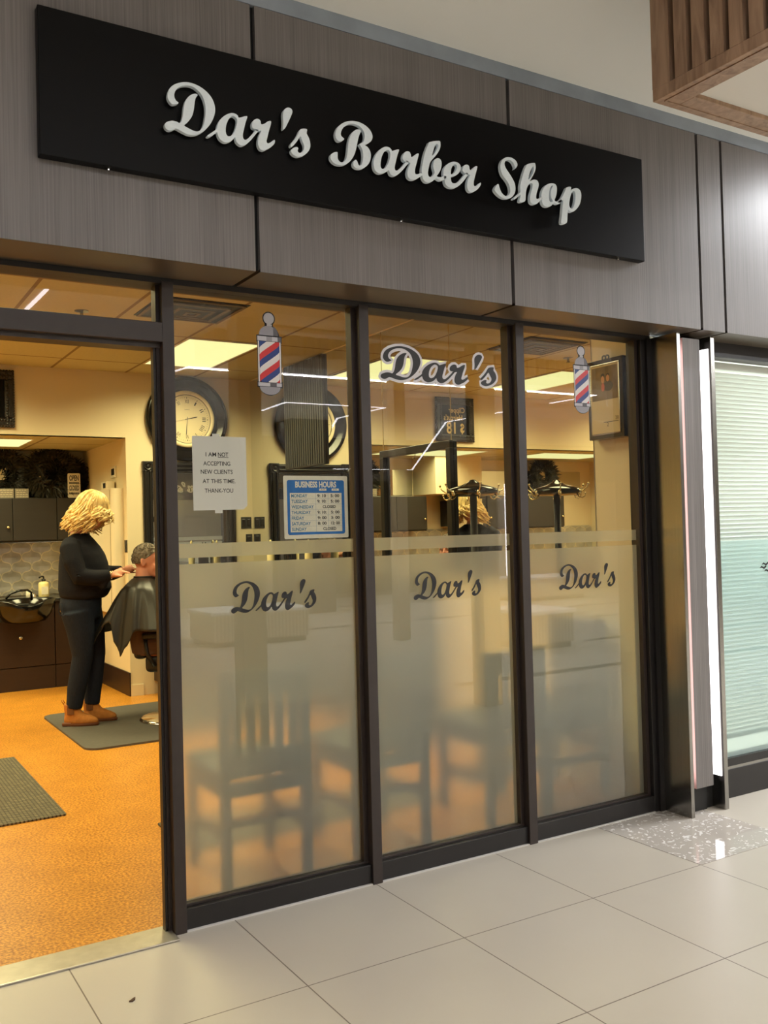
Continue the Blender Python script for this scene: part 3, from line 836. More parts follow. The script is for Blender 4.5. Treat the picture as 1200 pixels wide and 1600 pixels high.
# slatted timber bulkhead hanging from the concourse ceiling
bk = thing('slatted_bulkhead', 'oak slatted bulkhead hanging from the ceiling above the right shop', 'ceiling bulkhead', (2.5, -1.9, CEIL))
BX0, BX1, BY0, BY1, BZ = 1.431, 3.75, -2.75, -1.036, 2.90
b = MB()
fw_ = 0.098
b.box(BX0, BX0 + fw_, BY0, BY1, BZ, BZ + 0.042, 0.002)
b.box(BX1 - fw_, BX1, BY0, BY1, BZ, BZ + 0.042, 0.002)
b.box(BX0 + fw_, BX1 - fw_, BY1 - fw_, BY1, BZ, BZ + 0.042, 0.002)
b.box(BX0 + fw_, BX1 - fw_, BY0, BY0 + fw_, BZ, BZ + 0.042, 0.002)
b.build('bottom_frame', M['oak'], bk)
b = MB()
for s0, s1 in ((BX0 + 0.025, BX0 + 0.034),):
    b.box(s0, s1, BY0 + 0.03, BY1 - 0.03, BZ - 0.003, BZ)
    b.box(BX0 + 0.03, BX1 - 0.03, BY1 - 0.034, BY1 - 0.025, BZ - 0.003, BZ)
b.build('frame_groove', M['oak'], bk)
MB().box(BX0 + fw_, BX1 - fw_, BY0 + fw_, BY1 - fw_, BZ + 0.016, BZ + 0.03).build('soffit_board', M['soffit_board'], bk)
b = MB()
SW, SP, SD = 0.052, 0.074, 0.040
b.box(BX0, BX0 + SD, BY1 - 0.078, BY1, BZ + 0.042, CEIL - 0.001)
y = BY1 - 0.078 - (SP - SW)
while y - SW > BY0:
    b.box(BX0, BX0 + SD, y - SW, y, BZ + 0.042, CEIL - 0.001)
    y -= SP
x = BX0 + SD + 0.03
while x + SW < BX1:
    b.box(x, x + SW, BY1 - SD, BY1, BZ + 0.042, CEIL - 0.001)
    x += SP
b.build('slats', M['oak'], bk)
MB().box(BX0 + SD + 0.012, BX1 - 0.06, BY0 + 0.06, BY1 - SD - 0.012, BZ + 0.043, CEIL - 0.001).build('dark_core', M['black'], bk)
# pale posts that carry it, and one farther off
for (x, y, lb) in ((3.54, -2.66, 'pale square post under the near corner of the slatted bulkhead'), (5.4, -6.9, 'pale square post standing between the far benches')):
    b = MB().box(x - 0.085, x + 0.085, y - 0.085, y + 0.085, 0.0, BZ if y > -3 else CEIL, 0.004)
    o = b.build('square_post', M['post']); tag(o, lb, 'post')
b = MB().box(1.35, 1.52, -2.62, -2.45, 0.0, BZ, 0.004)
tag(b.build('square_post', M['post']), 'pale square post under the left corner of the slatted bulkhead', 'post')

# second slatted bulkhead across the concourse, seen in the glass
bk2 = thing('slatted_bulkhead', 'long oak slatted bulkhead across the concourse, reflected in the shop glass', 'ceiling bulkhead', (5.0, -5.3, CEIL))
b = MB()
x = 2.2
while x < 9.0:
    b.box(x, x + 0.09, -5.05, -5.0, 3.20, CEIL - 0.001)
    x += 0.16
b.build('slats', M['oak'], bk2)
MB().box(2.2, 9.0, -5.6, -5.052, 3.20, CEIL - 0.001).build('core_box', M['bench'], bk2)

# ceiling light lines of the concourse, some added as unseen fill
def led_line(pts, label, w=0.032):
    b = MB()
    for p, q in zip(pts[:-1], pts[1:]):
        p, q = Vector(p), Vector(q)
        d = (q - p); L_ = d.length; d.normalize()
        s = d.cross(Vector((0, 0, 1))).normalized() * w / 2
        e = d * w / 2
        u_ = Vector((0, 0, 0.01))
        vs = [b.bm.verts.new(v) for v in (p - s - e, p + s - e, q + s + e, q - s + e)]
        vt = [b.bm.verts.new(v.co + u_) for v in vs]
        b.bm.faces.new(vs); b.bm.faces.new(list(reversed(vt)))
        for i in range(4):
            b.bm.faces.new([vs[i], vt[i], vt[(i + 1) % 4], vs[(i + 1) % 4]])
    o = b.build('linear_ceiling_light', M['led_line'])
    return tag(o, label, 'ceiling light', 'concourse light lines')
zl = CEIL - 0.012
led_line([(2.605, -7.38, zl), (2.656, -7.05, zl), (9.08, -7.04, zl), (8.9, -10.74, zl), (10.05, -13.7, 2.72), (7.48, -13.7, 2.71), (6.69, -10.88, zl), (6.76, -9.4, zl), (4.99, -9.38, zl), (5.05, -10.46, zl)],
         'long bent white light line reflected across the three windows')
led_line([(0.459, -5.4, zl), (0.488, -4.22, zl)], 'short white light line reflected in the glass above the door')
led_line([(-3.2, -2.35, zl), (1.1, -2.35, zl)], 'added white fill line over the concourse floor in front of the barber shop', 0.09)  # unseen line added to light the front of the shop
led_line([(-6.0, -5.4, zl), (-0.6, -5.4, zl)], 'added white fill line over the concourse behind the viewer', 0.09)  # unseen line added as fill from behind the camera
area('concourse_lamp', (-1.0, -2.35, zl - 0.01), 4.3, 0.10, 6 * MALL_W, (0.97, 0.98, 1.0))  # fill lamp added along the line before the barber shop
area('concourse_lamp', (6.0, -0.72, zl - 0.01), 4.6, 0.09, 185 * MALL_W, (0.93, 0.96, 1.0))
def fill_light_row(cx, cy, L_, w, power, label):  # unseen fill lamps added to brighten the far floor for the reflections
    o = MB().box(cx - L_ / 2, cx + L_ / 2, cy - w / 2, cy + w / 2, CEIL - 0.006, CEIL - 0.0005, 0.002).build('added_ceiling_fill', M['white'])
    tag(o, label, 'ceiling light', 'added concourse fill lights')
    area('added_fill_lamp', (cx, cy, CEIL - 0.012), L_ - 0.04, w - 0.02, power * MALL_W, (0.96, 0.98, 1.0), 110)
fill_light_row(6.0, -11.6, 12.0, 0.16, 420, 'long added ceiling fill light in front of the far shops')
fill_light_row(7.0, -8.4, 8.0, 0.16, 260, 'added ceiling fill light over the far bench')
area('concourse_lamp', (-3.3, -5.4, zl - 0.01), 5.4, 0.10, 32 * MALL_W, (0.97, 0.98, 1.0))  # fill lamp added along the line behind the viewer
area('concourse_lamp', (5.8, -7.04, zl - 0.01), 6.4, 0.022, 260 * MALL_W, (0.97, 0.97, 1.0))
area('concourse_lamp', (6.0, -3.6, zl - 0.01), 4.0, 0.10, 190 * MALL_W, (0.96, 0.98, 1.0))  # fill lamp added beyond the bulkhead, out of view
led_line([(3.7, -0.72, zl), (8.3, -0.72, zl)], 'white light line along the ceiling in front of the right shop', 0.08)
led_line([(4.0, -3.6, zl), (8.0, -3.6, zl)], 'added white fill line over the concourse beyond the slatted bulkhead', 0.09)  # unseen line added with the fill lamp on the right

# far side of the concourse (seen only in the glass)
b = MB().box(-9, 18, -14.3, -14.2, 0, CEIL)
struct('wall_back', b, M['bench'])
b = MB().box(-9.1, -9, -14.2, 0.2, 0, CEIL)
struct('wall_left', b, M['post'])
b = MB().box(18, 18.1, -14.2, 0.2, 0, CEIL)
struct('wall_right', b, M['post'])
b = MB().box(-9, -2.1, -0.1, 0.0, 0, CEIL)
struct('wall_front_left', b, M['laminate'])
b = MB().box(6.32, 18, -0.1, 0.0, 0, CEIL)
struct('wall_front_right', b, M['laminate'])
b = MB().box(-9, 18, -14.19, -14.0, 2.5, CEIL - 0.001)
struct('fascia_opposite', b, M['laminate'])
so = thing('shop_window', 'dark empty shop window across the concourse', 'shop window', (9.5, -14.1, 0))
MB().box(6.9, 12.4, -14.19, -14.12, 0.1, 2.5).build('dark_glass', M['gloss_black'], so)
b = MB()
text_mb(b, 'Lease', 11.64, 3.07, -13.985, 0.16, 0.58, face='+y')
fl_ = thing('fascia_lettering', 'white For Lease lettering on the far fascia, reversed in the middle window', 'lettering', (11.86, -13.99, 3.0))
b.build('lease_word', M['vinyl_white'], fl_)
b = MB(); text_mb(b, 'For', 12.16, 3.07, -13.985, 0.16, 0.34, face='+y'); b.build('for_word', M['vinyl_white'], fl_)
o = MB().box(12.82, 12.88, -14.0, -13.95, 0.17, 2.44).build('light_strip', M['led_line'])
tag(o, 'vertical white light strip on the far pillar, reflected in the middle window', 'light strip')
b = MB().box(5.95, 6.75, -11.9, -11.2, 0, CEIL)
struct('column_dark', b, M['dark_grey'])
b = MB().box(7.07, 8.74, -6.45, -6.3, 2.90, 3.10)
for zz in (7.15, 8.66):
    b.box(zz - 0.01, zz + 0.01, -6.385, -6.365, 3.10, CEIL)
tag(b.build('hanging_panel', M['white_panel']), 'pale hanging panel over the concourse, reflected in the right window', 'hanging panel')
def bench(x0, x1, y0, y1, label, h=0.45):
    t = thing('fluted_bench', label, 'bench', ((x0 + x1) / 2, (y0 + y1) / 2, 0), 'fluted concourse benches')
    MB().box(x0, x1, y0, y1, h - 0.05, h, 0.01).build('seat_top', M['white_panel'], t)
    b = MB().box(x0 + 0.03, x1 - 0.03, y0 + 0.03, y1 - 0.03, 0.07, h - 0.05)
    x = x0 + 0.03
    while x < x1 - 0.05:
        b.cyl((x + 0.02, y1 - 0.03, 0.07), (x + 0.02, y1 - 0.03, h - 0.05), 0.018, 8)
        x += 0.05
    b.build('fluted_body', M['bench'], t)
    MB().box(x0 + 0.06, x1 - 0.06, y0 + 0.06, y1 - 0.06, 0.0, 0.07).build('plinth', M['black'], t)
bench(5.85, 6.55, -5.75, -4.85, 'fluted pale bench reflected low in the right window')
bench(10.2, 11.85, -11.2, -10.25, 'far fluted bench reflected above the nearer bench in the right window')
bench(3.1, 4.5, -8.6, -7.7, 'fluted bench reflected low in the left window')
for (x0, x1, y0, y1) in ((3.9, 18, -3.65, -3.5), (7.0, 18, -5.3, -5.15), (9.2, 18, -7.4, -7.25), (3.0, 18, -9.0, -8.85), (3.0, 18, -12.2, -12.0)):
    b = MB().box(x0, x1, y0, y1, -0.01, 0.0012)
    struct('floor_inlay', b, M['dark_grey'])

# ================================================================== SETTING: barber shop
b = MB().box(-3.4, XM + 0.1, 0.10, 6.75, -0.06, 0.0)
struct('shop_floor', b, M['cork'])
b = MB().box(-3.4, XM + 0.1, 0.112, YW, SC, SC + 0.05)
struct('shop_ceiling', b, M['acoustic'])
b = MB().box(-3.4, 1.305, YW, 6.75, ALC, ALC + 0.05)
struct('alcove_ceiling', b, M['acoustic'])
b = MB().box(-3.4, 1.305, YW, YW + 0.10, ALC + 0.05, SC).box(1.305, XM + 0.1, YW, YW + 0.1, 0, SC).box(-3.4, 1.305, YW, YW + 0.10, ALC, ALC + 0.05)
struct('wall_shop_back', b, M['wall_warm'])
b = MB().box(1.305, 1.42, YW + 0.1, 6.75, 0, ALC)
struct('wall_alcove_right', b, M['wall_warm'])
b = MB().box(-3.4, 1.42, 6.66, 6.75, 0, ALC)
struct('wall_alcove_back', b, M['wall_warm'])
b = MB().box(-3.5, -3.4, 0.0, 6.75, 0, SC)
struct('wall_shop_left', b, M['wall_warm'])
b = MB().box(XM, XM + 0.1, 0.112, YW, 0, SC)
struct('wall_shop_right', b, M['wall_warm'])
b = MB().box(-3.4, XM + 0.1, 0.112, 0.17, 2.42, SC)
struct('wall_shop_front', b, M['wall_warm'])
b = MB().box(-3.4, -2.1, 0.0, 0.17, 0, 2.46)
struct('wall_shop_front_left', b, M['wall_warm'])
b = MB().box(-1.07, -0.36, 6.15, 6.66, 1.855, ALC)
struct('wall_alcove_pier', b, M['wall_warm'])
b = MB().box(1.293, 1.305, YW - 0.012, 6.66, 0.0, 0.21)
struct('baseboard_alcove', b, M['cab_dark2'])
b = MB().box(1.305, 1.42, YW - 0.014, YW - 0.0005, 0.0, 0.10)
struct('baseboard_back', b, M['wall_warm'])
b = MB().box(-3.39, 1.304, 6.645, 6.66, 0.87, 1.42)
struct('wall_backsplash', b, M['lantern'])

# ================================================================== SHOP SIGN
def glyph_polys(name):
    for n, p in GLYPHS:
        if n == name:
            return p
sign = thing('shop_sign', 'long black sign box reading Dars Barber Shop in raised white script', 'shop sign', (0.87, -0.225, 2.64))
SX0, SX1, SZ0, SZ1 = -0.467, 2.205, 2.641, 3.117
MB().box(SX0, SX1, -0.264, -0.2255, SZ0, SZ1, 0.003).build('sign_box', M['sign_black'], sign)
for n, polys in GLYPHS:
    me = curve_mesh(polys, 0.008)
    b = MB().mesh_data(me, Matrix(((1, 0, 0, 0), (0, 0, -1, -0.284), (0, 1, 0, 0), (0, 0, 0, 1))))
    bpy.data.meshes.remove(me)
    o = b.build('letter', M['letter_white'], sign)
    xs = [v.co.x for v in o.data.vertices]; zs = [v.co.z for v in o.data.vertices]
    cx, cz = (min(xs) + max(xs)) / 2, (min(zs) + max(zs)) / 2
for bx in (-0.25, 0.885, 2.05):
    MB().cyl((bx, -0.244, SZ0 + 0.001), (bx, -0.244, SZ0 - 0.008), 0.007, 10).build('fixing_bolt', M['chrome'], sign)

# ================================================================== WINDOW DECALS
def script_decal(name, label, ox, oz, sx, sz, outline=0.0):
    t = thing(name, label, 'window decal', (ox + 0.27 * sx, YG - 0.004, oz), 'script name decals')
    if outline:
        for gi, (n, polys) in enumerate(GLYPHS[:5]):
            b = MB()
            for p in polys:
                pts = [(ox + (p[i] + 0.07) * sx, 0.0, oz + (p[i + 1] - 2.791) * sz) for i in range(0, len(p), 2)]
                b.tube(pts + pts[:2], outline, 8, cap=False)
            for v in b.bm.verts:
                v.co.y = YG - 0.0035 + v.co.y * 0.01 - 0.00003 * gi
            b.build('white_outline', M['vinyl_white'], t)
    b = MB()
    for n, polys in GLYPHS[:5]:
        P = [[(ox + (p[i] + 0.07) * sx, oz + (p[i + 1] - 2.791) * sz) for i in range(0, len(p), 2)] for p in polys]
        me = curve_mesh(P, 0.0002)
        b.mesh_data(me, Matrix(((1, 0, 0, 0), (0, 0, -1, YG - 0.0044 if outline else YG - 0.0036), (0, 1, 0, 0), (0, 0, 0, 1))))
        bpy.data.meshes.remove(me)
    b.build('lettering', M['vinyl_black'], t)
    return t
script_decal('window_lettering', 'black script Dars with white outline high on the middle window', 0.955, 2.073, 1.133, 0.815, 0.0115)
script_decal('window_lettering', 'small black script Dars on the frosted film below the hours sign', 0.263, 1.134, 0.670, 0.676)
script_decal('window_lettering', 'small black script Dars on the frosted film of the middle window', 1.091, 1.134, 0.661, 0.67)
script_decal('window_lettering', 'small black script Dars on the frosted film nearest the steel pillar', 1.908, 1.131, 0.674, 0.67)

def barber_pole(x, z0, z1, label):
    """printed sticker on the glass; x = centre, z0..z1 = height."""
    H = z1 - z0
    s = H / 0.331
    t = thing('barber_pole_decal', label, 'window decal', (x, YG - 0.004, z0), 'barber pole stickers')
    y = YG - 0.0036
    def circ(cx, cz, r, a0=0, a1=360, n=28, rz=None):
        rz = rz or r
        return [(x + s * (cx + r * math.cos(R(a0 + (a1 - a0) * k / n))), z0 + s * (cz + rz * math.sin(R(a0 + (a1 - a0) * k / n)))) for k in range(n if a1 - a0 == 360 else n + 1)]
    def rc(xa, xb, za, zb):
        return [(x + s * xa, z0 + s * za), (x + s * xb, z0 + s * za), (x + s * xb, z0 + s * zb), (x + s * xa, z0 + s * zb)]
    b = MB()
    b.prism(circ(0, 0.303, 0.027), y, y - 0.0002).prism(circ(0, 0.222, 0.046, 0, 180, rz=0.056), y, y - 0.0002).prism(rc(-0.018, 0.018, 0.27, 0.285), y, y - 0.0002)
    b.prism(rc(-0.054, 0.054, 0.208, 0.236), y, y - 0.0002).prism(rc(-0.054, 0.054, 0.031, 0.055), y, y - 0.0002).prism(rc(-0.051, 0.051, 0.05, 0.212), y, y - 0.0002)
    b.prism(circ(0, 0.045, 0.049, 180, 360, rz=0.045), y, y - 0.0002)
    b.build('dark_outline', M['vinyl_black'], t)
    y2 = y - 0.0003
    MB().prism(circ(0, 0.303, 0.0225), y2, y2 - 0.0002).build('silver_ball', M['pole_grey_light'], t)
    MB().prism(circ(-0.003, 0.236, 0.040, 0, 180, rz=0.038), y2, y2 - 0.0002).build('silver_dome', M['pole_grey'], t)
    MB().prism(rc(-0.009, 0.013, 0.273, 0.281), y2, y2 - 0.0002).build('silver_neck', M['pole_grey_light'], t)
    MB().prism(circ(0, 0.034, 0.044, 180, 360, rz=0.031), y2, y2 - 0.0002).build('silver_bowl', M['pole_grey'], t)
    MB().prism(circ(0.018, 0.236, 0.020, 0, 90, rz=0.036, n=12) + [(x + s * 0.018, z0 + s * 0.236)], y2 - 0.0002, y2 - 0.0004).build('dome_shade', M['pole_grey_dark'], t)
    for xa_, xb_, za_, zb_, nm_, mm_, dy_ in ((-0.05, 0.036, 0.214, 0.232, 'silver_band', 'pole_grey_light', 0), (-0.05, 0.05, 0.036, 0.05, 'silver_band', 'pole_grey_light', 0), (-0.012, 0.012, 0.214, 0.232, 'shaded_band', 'pole_grey', .0003), (0.036, 0.05, 0.214, 0.232, 'shaded_band', 'pole_grey_dark', .0001), (0.0, 0.028, 0.036, 0.05, 'shaded_band', 'pole_grey_dark', .0003)):
        MB().prism(rc(xa_, xb_, za_, zb_), y2 - dy_, y2 - dy_ - 0.0002).build(nm_, M[mm_], t)
    for xa_ in (-0.0485, 0.0435):
        MB().prism(rc(xa_, xa_ + 0.005, 0.052, 0.212), y2, y2 - 0.0002).build('glass_edge', M['pole_white'], t)
    # diagonal stripes, clipped to the tube, each its own piece
    xa, xb, za, zb = -0.0425, 0.0425, 0.052, 0.212
    seq = [('pole_blue', 'blue_stripe'), ('red', 'red_stripe'), ('pole_white', 'white_stripe')]
    band, rise, n = 0.0268, 0.068, 14
    for k in range(-6, 9):
        mk, nm = seq[k % 3]
        base = 0.0590 - rise * 0.5 + k * band
        lo, hi = [], []
        for i in range(n + 1):
            u = i / n
            h = 0.65 * u + 0.35 * math.acos(1 - 2 * u) / math.pi
            zz = base + rise * h
            c0, c1 = min(zb, max(za, zz)), min(zb, max(za, zz + band))
            if c1 - c0 > 1e-5:
                lo.append((xa + (xb - xa) * u, c0)); hi.append((xa + (xb - xa) * u, c1))
        if len(lo) < 2:
            continue
        q = MB()
        A_ = [q.bm.verts.new((x + s * p[0], y2 - 0.0003, z0 + s * p[1])) for p in lo]
        B_ = [q.bm.verts.new((x + s * p[0], y2 - 0.0003, z0 + s * p[1])) for p in hi]
        for i in range(len(lo) - 1):
            q.bm.faces.new([A_[i], A_[i + 1], B_[i + 1], B_[i]])
        q.build(nm, M[mk], t)
    return t
barber_pole(0.446, 1.972, 2.303, 'red white and blue barber pole sticker on the left window')
barber_pole(2.090, 1.970, 2.301, 'red white and blue barber pole sticker on the right window')

# paper notice taped behind the left window
pn = thing('paper_notice', 'white paper notice about new clients taped inside the left window', 'notice', (0.234, YG + 0.006, 1.525))
b = MB().prism([(0.1255, 1.5255), (0.325, 1.527), (0.342, 1.542), (0.342, 1.806), (0.125, 1.806)], YG + 0.0062, YG + 0.0068)
b.build('sheet', M['paper'], pn)
b = MB()
yl = YG + 0.0060
text_mb(b, 'I AM', 0.1985, 1.7375, yl, 0.0155, 0.042, bold=0.014)
text_mb(b, 'NOT', 0.2475, 1.7375, yl, 0.0155, 0.042, bold=0.022)
MB().box(0.2265, 0.2685, yl - 0.0004, yl, 1.7255, 1.7275).build('underline', M['ink'], pn)
text_mb(b, 'ACCEPTING', 0.2215, 1.7030, yl, 0.0155, 0.108, bold=0.014)
text_mb(b, 'NEW CLIENTS', 0.2205, 1.6715, yl, 0.0155, 0.128, bold=0.014)
text_mb(b, 'AT THIS TIME.', 0.2290, 1.6360, yl, 0.0155, 0.132, bold=0.014)
text_mb(b, 'THANK-YOU', 0.2280, 1.6000, yl, 0.0155, 0.114, bold=0.014)
b.build('lettering', M['ink'], pn)
MB().box(0.205, 0.235, YG + 0.0061, YG + 0.0064, 1.795, 1.816).build('clear_tape', M['paper'], pn)
MB().box(0.21, 0.24, YG + 0.0061, YG + 0.0064, 1.514, 1.532).build('clear_tape', M['paper'], pn)

# business hours sign
hs = thing('hours_sign', 'blue and white business hours sign inside the left window', 'sign', (0.64, YG + 0.006, 1.416))
y0 = YG + 0.0082
MB().prism(rrect(0.497, 0.786, 1.408, 1.659, 0.006), y0, y0 - 0.0006).build('clear_backing', M['card'], hs)
MB().prism(rrect(0.506, 0.776, 1.4175, 1.648, 0.012), y0 - 0.0007, y0 - 0.0012).build('white_border', M['card'], hs)
MB().prism(rrect(0.512, 0.770, 1.4235, 1.642, 0.009), y0 - 0.0013, y0 - 0.0016).build('blue_panel', M['blue'], hs)
b = MB().prism([(0.524, 1.434), (0.757, 1.434), (0.757, 1.590), (0.524, 1.590)], y0 - 0.0017, y0 - 0.0019)
b.prism([(0.655, 1.599), (0.688, 1.599), (0.688, 1.608), (0.655, 1.608)], y0 - 0.0017, y0 - 0.0019)
b.prism([(0.712, 1.599), (0.745, 1.599), (0.745, 1.608), (0.712, 1.608)], y0 - 0.0017, y0 - 0.0019)
b.build('white_grid', M['card'], hs)
b = MB()
text_mb(b, 'BUSINESS HOURS', 0.641, 1.6245, y0 - 0.0019, 0.0225, 0.185, bold=0.04)
b.build('heading', M['card'], hs)
rows = [('MONDAY', '9: 10', '5: 00'), ('TUESDAY', '9: 10:', '5: 00'), ('WEDNESDAY', 'CLOSED', None), ('THURSDAY', '9: 10:', '5: 00'), ('FRIDAY', '9: 00', '3: 00'), ('SATURDAY', '8: 00', '12: 00'), ('SUNDAY', 'CLOSED', None)]
b1, b2 = MB(), MB()
wd = {'MONDAY': .071, 'TUESDAY': .073, 'WEDNESDAY': .099, 'THURSDAY': .085, 'FRIDAY': .055, 'SATURDAY': .084, 'SUNDAY': .065}
for i, (d, a1, a2) in enumerate(rows):
    zc = 1.579 - i * 0.0222
    text_mb(b1, d, 0.5295, zc, y0 - 0.0021, 0.0128, wd[d], align='L', bold=0.025)
    if a2:
        text_mb(b2, a1, 0.665, zc, y0 - 0.0021, 0.0115, 0.040, bold=0.035)
        text_mb(b2, a2, 0.726, zc, y0 - 0.0021, 0.0115, 0.040, bold=0.035)
    else:
        text_mb(b2, a1, 0.699, zc, y0 - 0.0021, 0.0115, 0.060, bold=0.035)
    if i:
        b1.box(0.525, 0.756, y0 - 0.0021, y0 - 0.0020, zc + 0.0107, zc + 0.0113)
for xx in (0.638, 0.694):
    b1.box(xx, xx + 0.0007, y0 - 0.0021, y0 - 0.0020, 1.434, 1.590)
text_mb(b2, 'A.M.', 0.6715, 1.6035, y0 - 0.0021, 0.005, 0.018)
text_mb(b2, 'P.M.', 0.7285, 1.6035, y0 - 0.0021, 0.005, 0.018)
b1.build('day_names', M['blue_ink'], hs)
b2.build('hour_figures', M['ink'], hs)

# ================================================================== SHOP CEILING
def troffer(x0, x1, y0, y1, z, power, label):
    t = thing('ceiling_light', label, 'ceiling light', ((x0 + x1) / 2, (y0 + y1) / 2, z), 'warm ceiling lights of the shop')
    MB().box(x0, x1, y0, y1, z - 0.006, z - 0.0005).build('diffuser', M['diffuser'], t)
    b = MB().box(x0 - .012, x0, y0 - .012, y1 + .012, z - 0.008, z - 0.0005).box(x1, x1 + .012, y0 - .012, y1 + .012, z - 0.008, z - 0.0005).box(x0, x1, y0 - .012, y0, z - 0.008, z - 0.0005).box(x0, x1, y1, y1 + .012, z - 0.008, z - 0.0005)
    b.build('frame', M['white'], t)
    a = area('troffer_lamp', ((x0 + x1) / 2, (y0 + y1) / 2, z - 0.012), x1 - x0, y1 - y0, power * SHOP_W, WARM, 152)
    attach(a, t)
troffer(1.335, 1.915, 3.44, 4.57, SC, 40, 'warm ceiling light panel above the woman and the barber chair')
troffer(-0.60, 0.00, 3.44, 4.57, SC, 40, 'warm ceiling light panel on the far left seen only in the mirror')
troffer(-2.5, -1.9, 3.44, 4.57, SC, 40, 'warm ceiling light panel at the left end of the shop ceiling')
troffer(-0.60, 0.00, 1.0, 2.15, SC, 38, 'warm ceiling light panel near the doorway')
troffer(1.335, 1.915, 0.95, 1.9, SC, 18, 'warm ceiling light panel behind the storefront windows')
troffer(-0.62, 0.575, 5.44, 6.14, ALC, 26, 'warm light panel in the low alcove ceiling over the dark cabinets')
troffer(-2.7, -1.5, 5.44, 6.14, ALC, 26, 'warm light panel in the alcove ceiling toward the left wall')

vt = thing('ceiling_vent', 'dark square air diffuser in the shop ceiling just inside the windows', 'vent', (1.05, 2.58, SC))
MB().box(0.745, 1.345, 2.30, 2.87, SC - 0.004, SC - 0.0005).build('backing', M['bronze_dark'], vt)
for k, (h, zt) in enumerate(((0.285, 0.010), (0.205, 0.018), (0.125, 0.024), (0.05, 0.028))):
    b = MB()
    cx, cy = 1.045, 2.585
    w_ = 0.022
    hx, hy = h, h * 0.95
    zz0, zz1 = SC - 0.004 - zt, SC - 0.0045
    b.box(cx - hx, cx - hx + w_, cy - hy, cy + hy, zz0, zz0 + 0.006).box(cx + hx - w_, cx + hx, cy - hy, cy + hy, zz0, zz0 + 0.006)
    b.box(cx - hx + w_, cx + hx - w_, cy - hy, cy - hy + w_, zz0, zz0 + 0.006).box(cx - hx + w_, cx + hx - w_, cy + hy - w_, cy + hy, zz0, zz0 + 0.006)
    b.build('louver_ring', mat('vent_enamel_%d' % k, lin(112, 98, 76), 0.5), vt)
sp = thing('sprinkler_head', 'small round sprinkler head on the ceiling seen through the glass above the door', 'sprinkler', (0.413, 2.9, SC))
MB().lathe([(0.045, SC - 0.0005), (0.045, SC - 0.006), (0.02, SC - 0.012)], (0.413, 2.9, 0), n=20).build('escutcheon', M['steel'], sp)
MB().lathe([(0.010, SC - 0.012), (0.012, SC - 0.035), (0.018, SC - 0.04), (0.018, SC - 0.043)], (0.413, 2.9, 0), n=14).build('head', M['steel'], sp)

# ================================================================== RIGHT WALL: mirrors, picture, counter
mr = thing('wall_mirror', 'tall mirror panels covering the right wall, reflecting the shop', 'mirror', (XM, 2.7, 1.1))
for y0, y1 in ((0.437, 1.752), (1.758, 2.620), (2.626, 5.088)):
    MB().box(XM - 0.005, XM - 0.0005, y0, y1, 1.10, SC - 0.012).build('mirror_panel', M['mirror'], mr)
for yy in (1.755, 2.623):
    MB().box(XM - 0.007, XM - 0.001, yy - 0.003, yy + 0.003, 1.10, SC - 0.012).build('brass_strip', M['brass'], mr)
fr = thing('mirror_frame', 'black angular frame on the mirror wall behind the coat rack', 'frame', (XM - 0.02, 2.2, 1.10))
b = MB()
b.box(XM - 0.035, XM - 0.006, 1.735, 2.635, 1.965, 2.015, 0.003).box(XM - 0.035, XM - 0.006, 1.735, 1.785, 1.10, 1.965, 0.003).box(XM - 0.035, XM - 0.006, 2.585, 2.635, 1.10, 1.965, 0.003)
b.build('bars', M['frame_black'], fr)
hk = MB().tube([(XM - 0.036, 2.15, 1.965), (XM - 0.038, 2.15, 1.94), (XM - 0.045, 2.15, 1.925), (XM - 0.055, 2.15, 1.93)], 0.003, 6)
hk.build('hook', M['chrome'], fr)

dp = thing('ribbed_panel', 'tall dark grey ribbed panel on the mirror wall cutting across the mirrored clock', 'panel', (XM - 0.02, 3.9, 2.0))
MB().box(XM - 0.030, XM - 0.0065, 3.53, 4.27, 1.99, SC - 0.013, 0.002).build('board', M['dark_grey'], dp)
b = MB()
for k in range(17):
    yy = 3.56 + k * 0.042
    b.box(XM - 0.036, XM - 0.030, yy, yy + 0.02, 2.0, SC - 0.02)
b.build('ribs', M['dark_grey'], dp)

pc = thing('framed_picture', 'black bead-edged frame with a photo of two people, on the right wall', 'picture', (XM - 0.03, 0.28, 1.886))
PX = XM - 0.062
PY0, PY1, PZ0, PZ1 = 0.150, 0.405, 1.882, 2.300
b = MB()
b.box(PX, XM - 0.0005, PY0, PY1, PZ0, PZ1, 0.003)
b.build('frame', M['gloss_black'], pc)
MB().box(PX - 0.003, PX - 0.0005, PY0 + 0.028, PY1 - 0.028, PZ0 + 0.028, PZ1 - 0.03).build('mount_card', mat('tan_mount', lin(206, 186, 140), 0.5), pc)
b = MB()
def bead_line(p, q, n):
    for i in range(n):
        u = i / (n - 1)
        b.ball((PX - 0.002, p[0] + (q[0] - p[0]) * u, p[1] + (q[1] - p[1]) * u), 0.0034, n=6)
bead_line((PY0 + 0.024, PZ0 + 0.024), (PY1 - 0.024, PZ0 + 0.024), 26)
bead_line((PY0 + 0.024, PZ1 - 0.026), (PY1 - 0.024, PZ1 - 0.026), 26)
bead_line((PY0 + 0.024, PZ0 + 0.024), (PY0 + 0.024, PZ1 - 0.026), 44)
bead_line((PY1 - 0.024, PZ0 + 0.024), (PY1 - 0.024, PZ1 - 0.026), 44)
b.build('bead_edge', M['chrome'], pc)
MB().box(PX - 0.0045, PX - 0.0031, PY0 + 0.036, PY1 - 0.036, 2.085, PZ1 - 0.04).build('photo', mat('sepia_photo', lin(120, 100, 66), 0.4, 0, 0.4, 0.3, 14), pc)
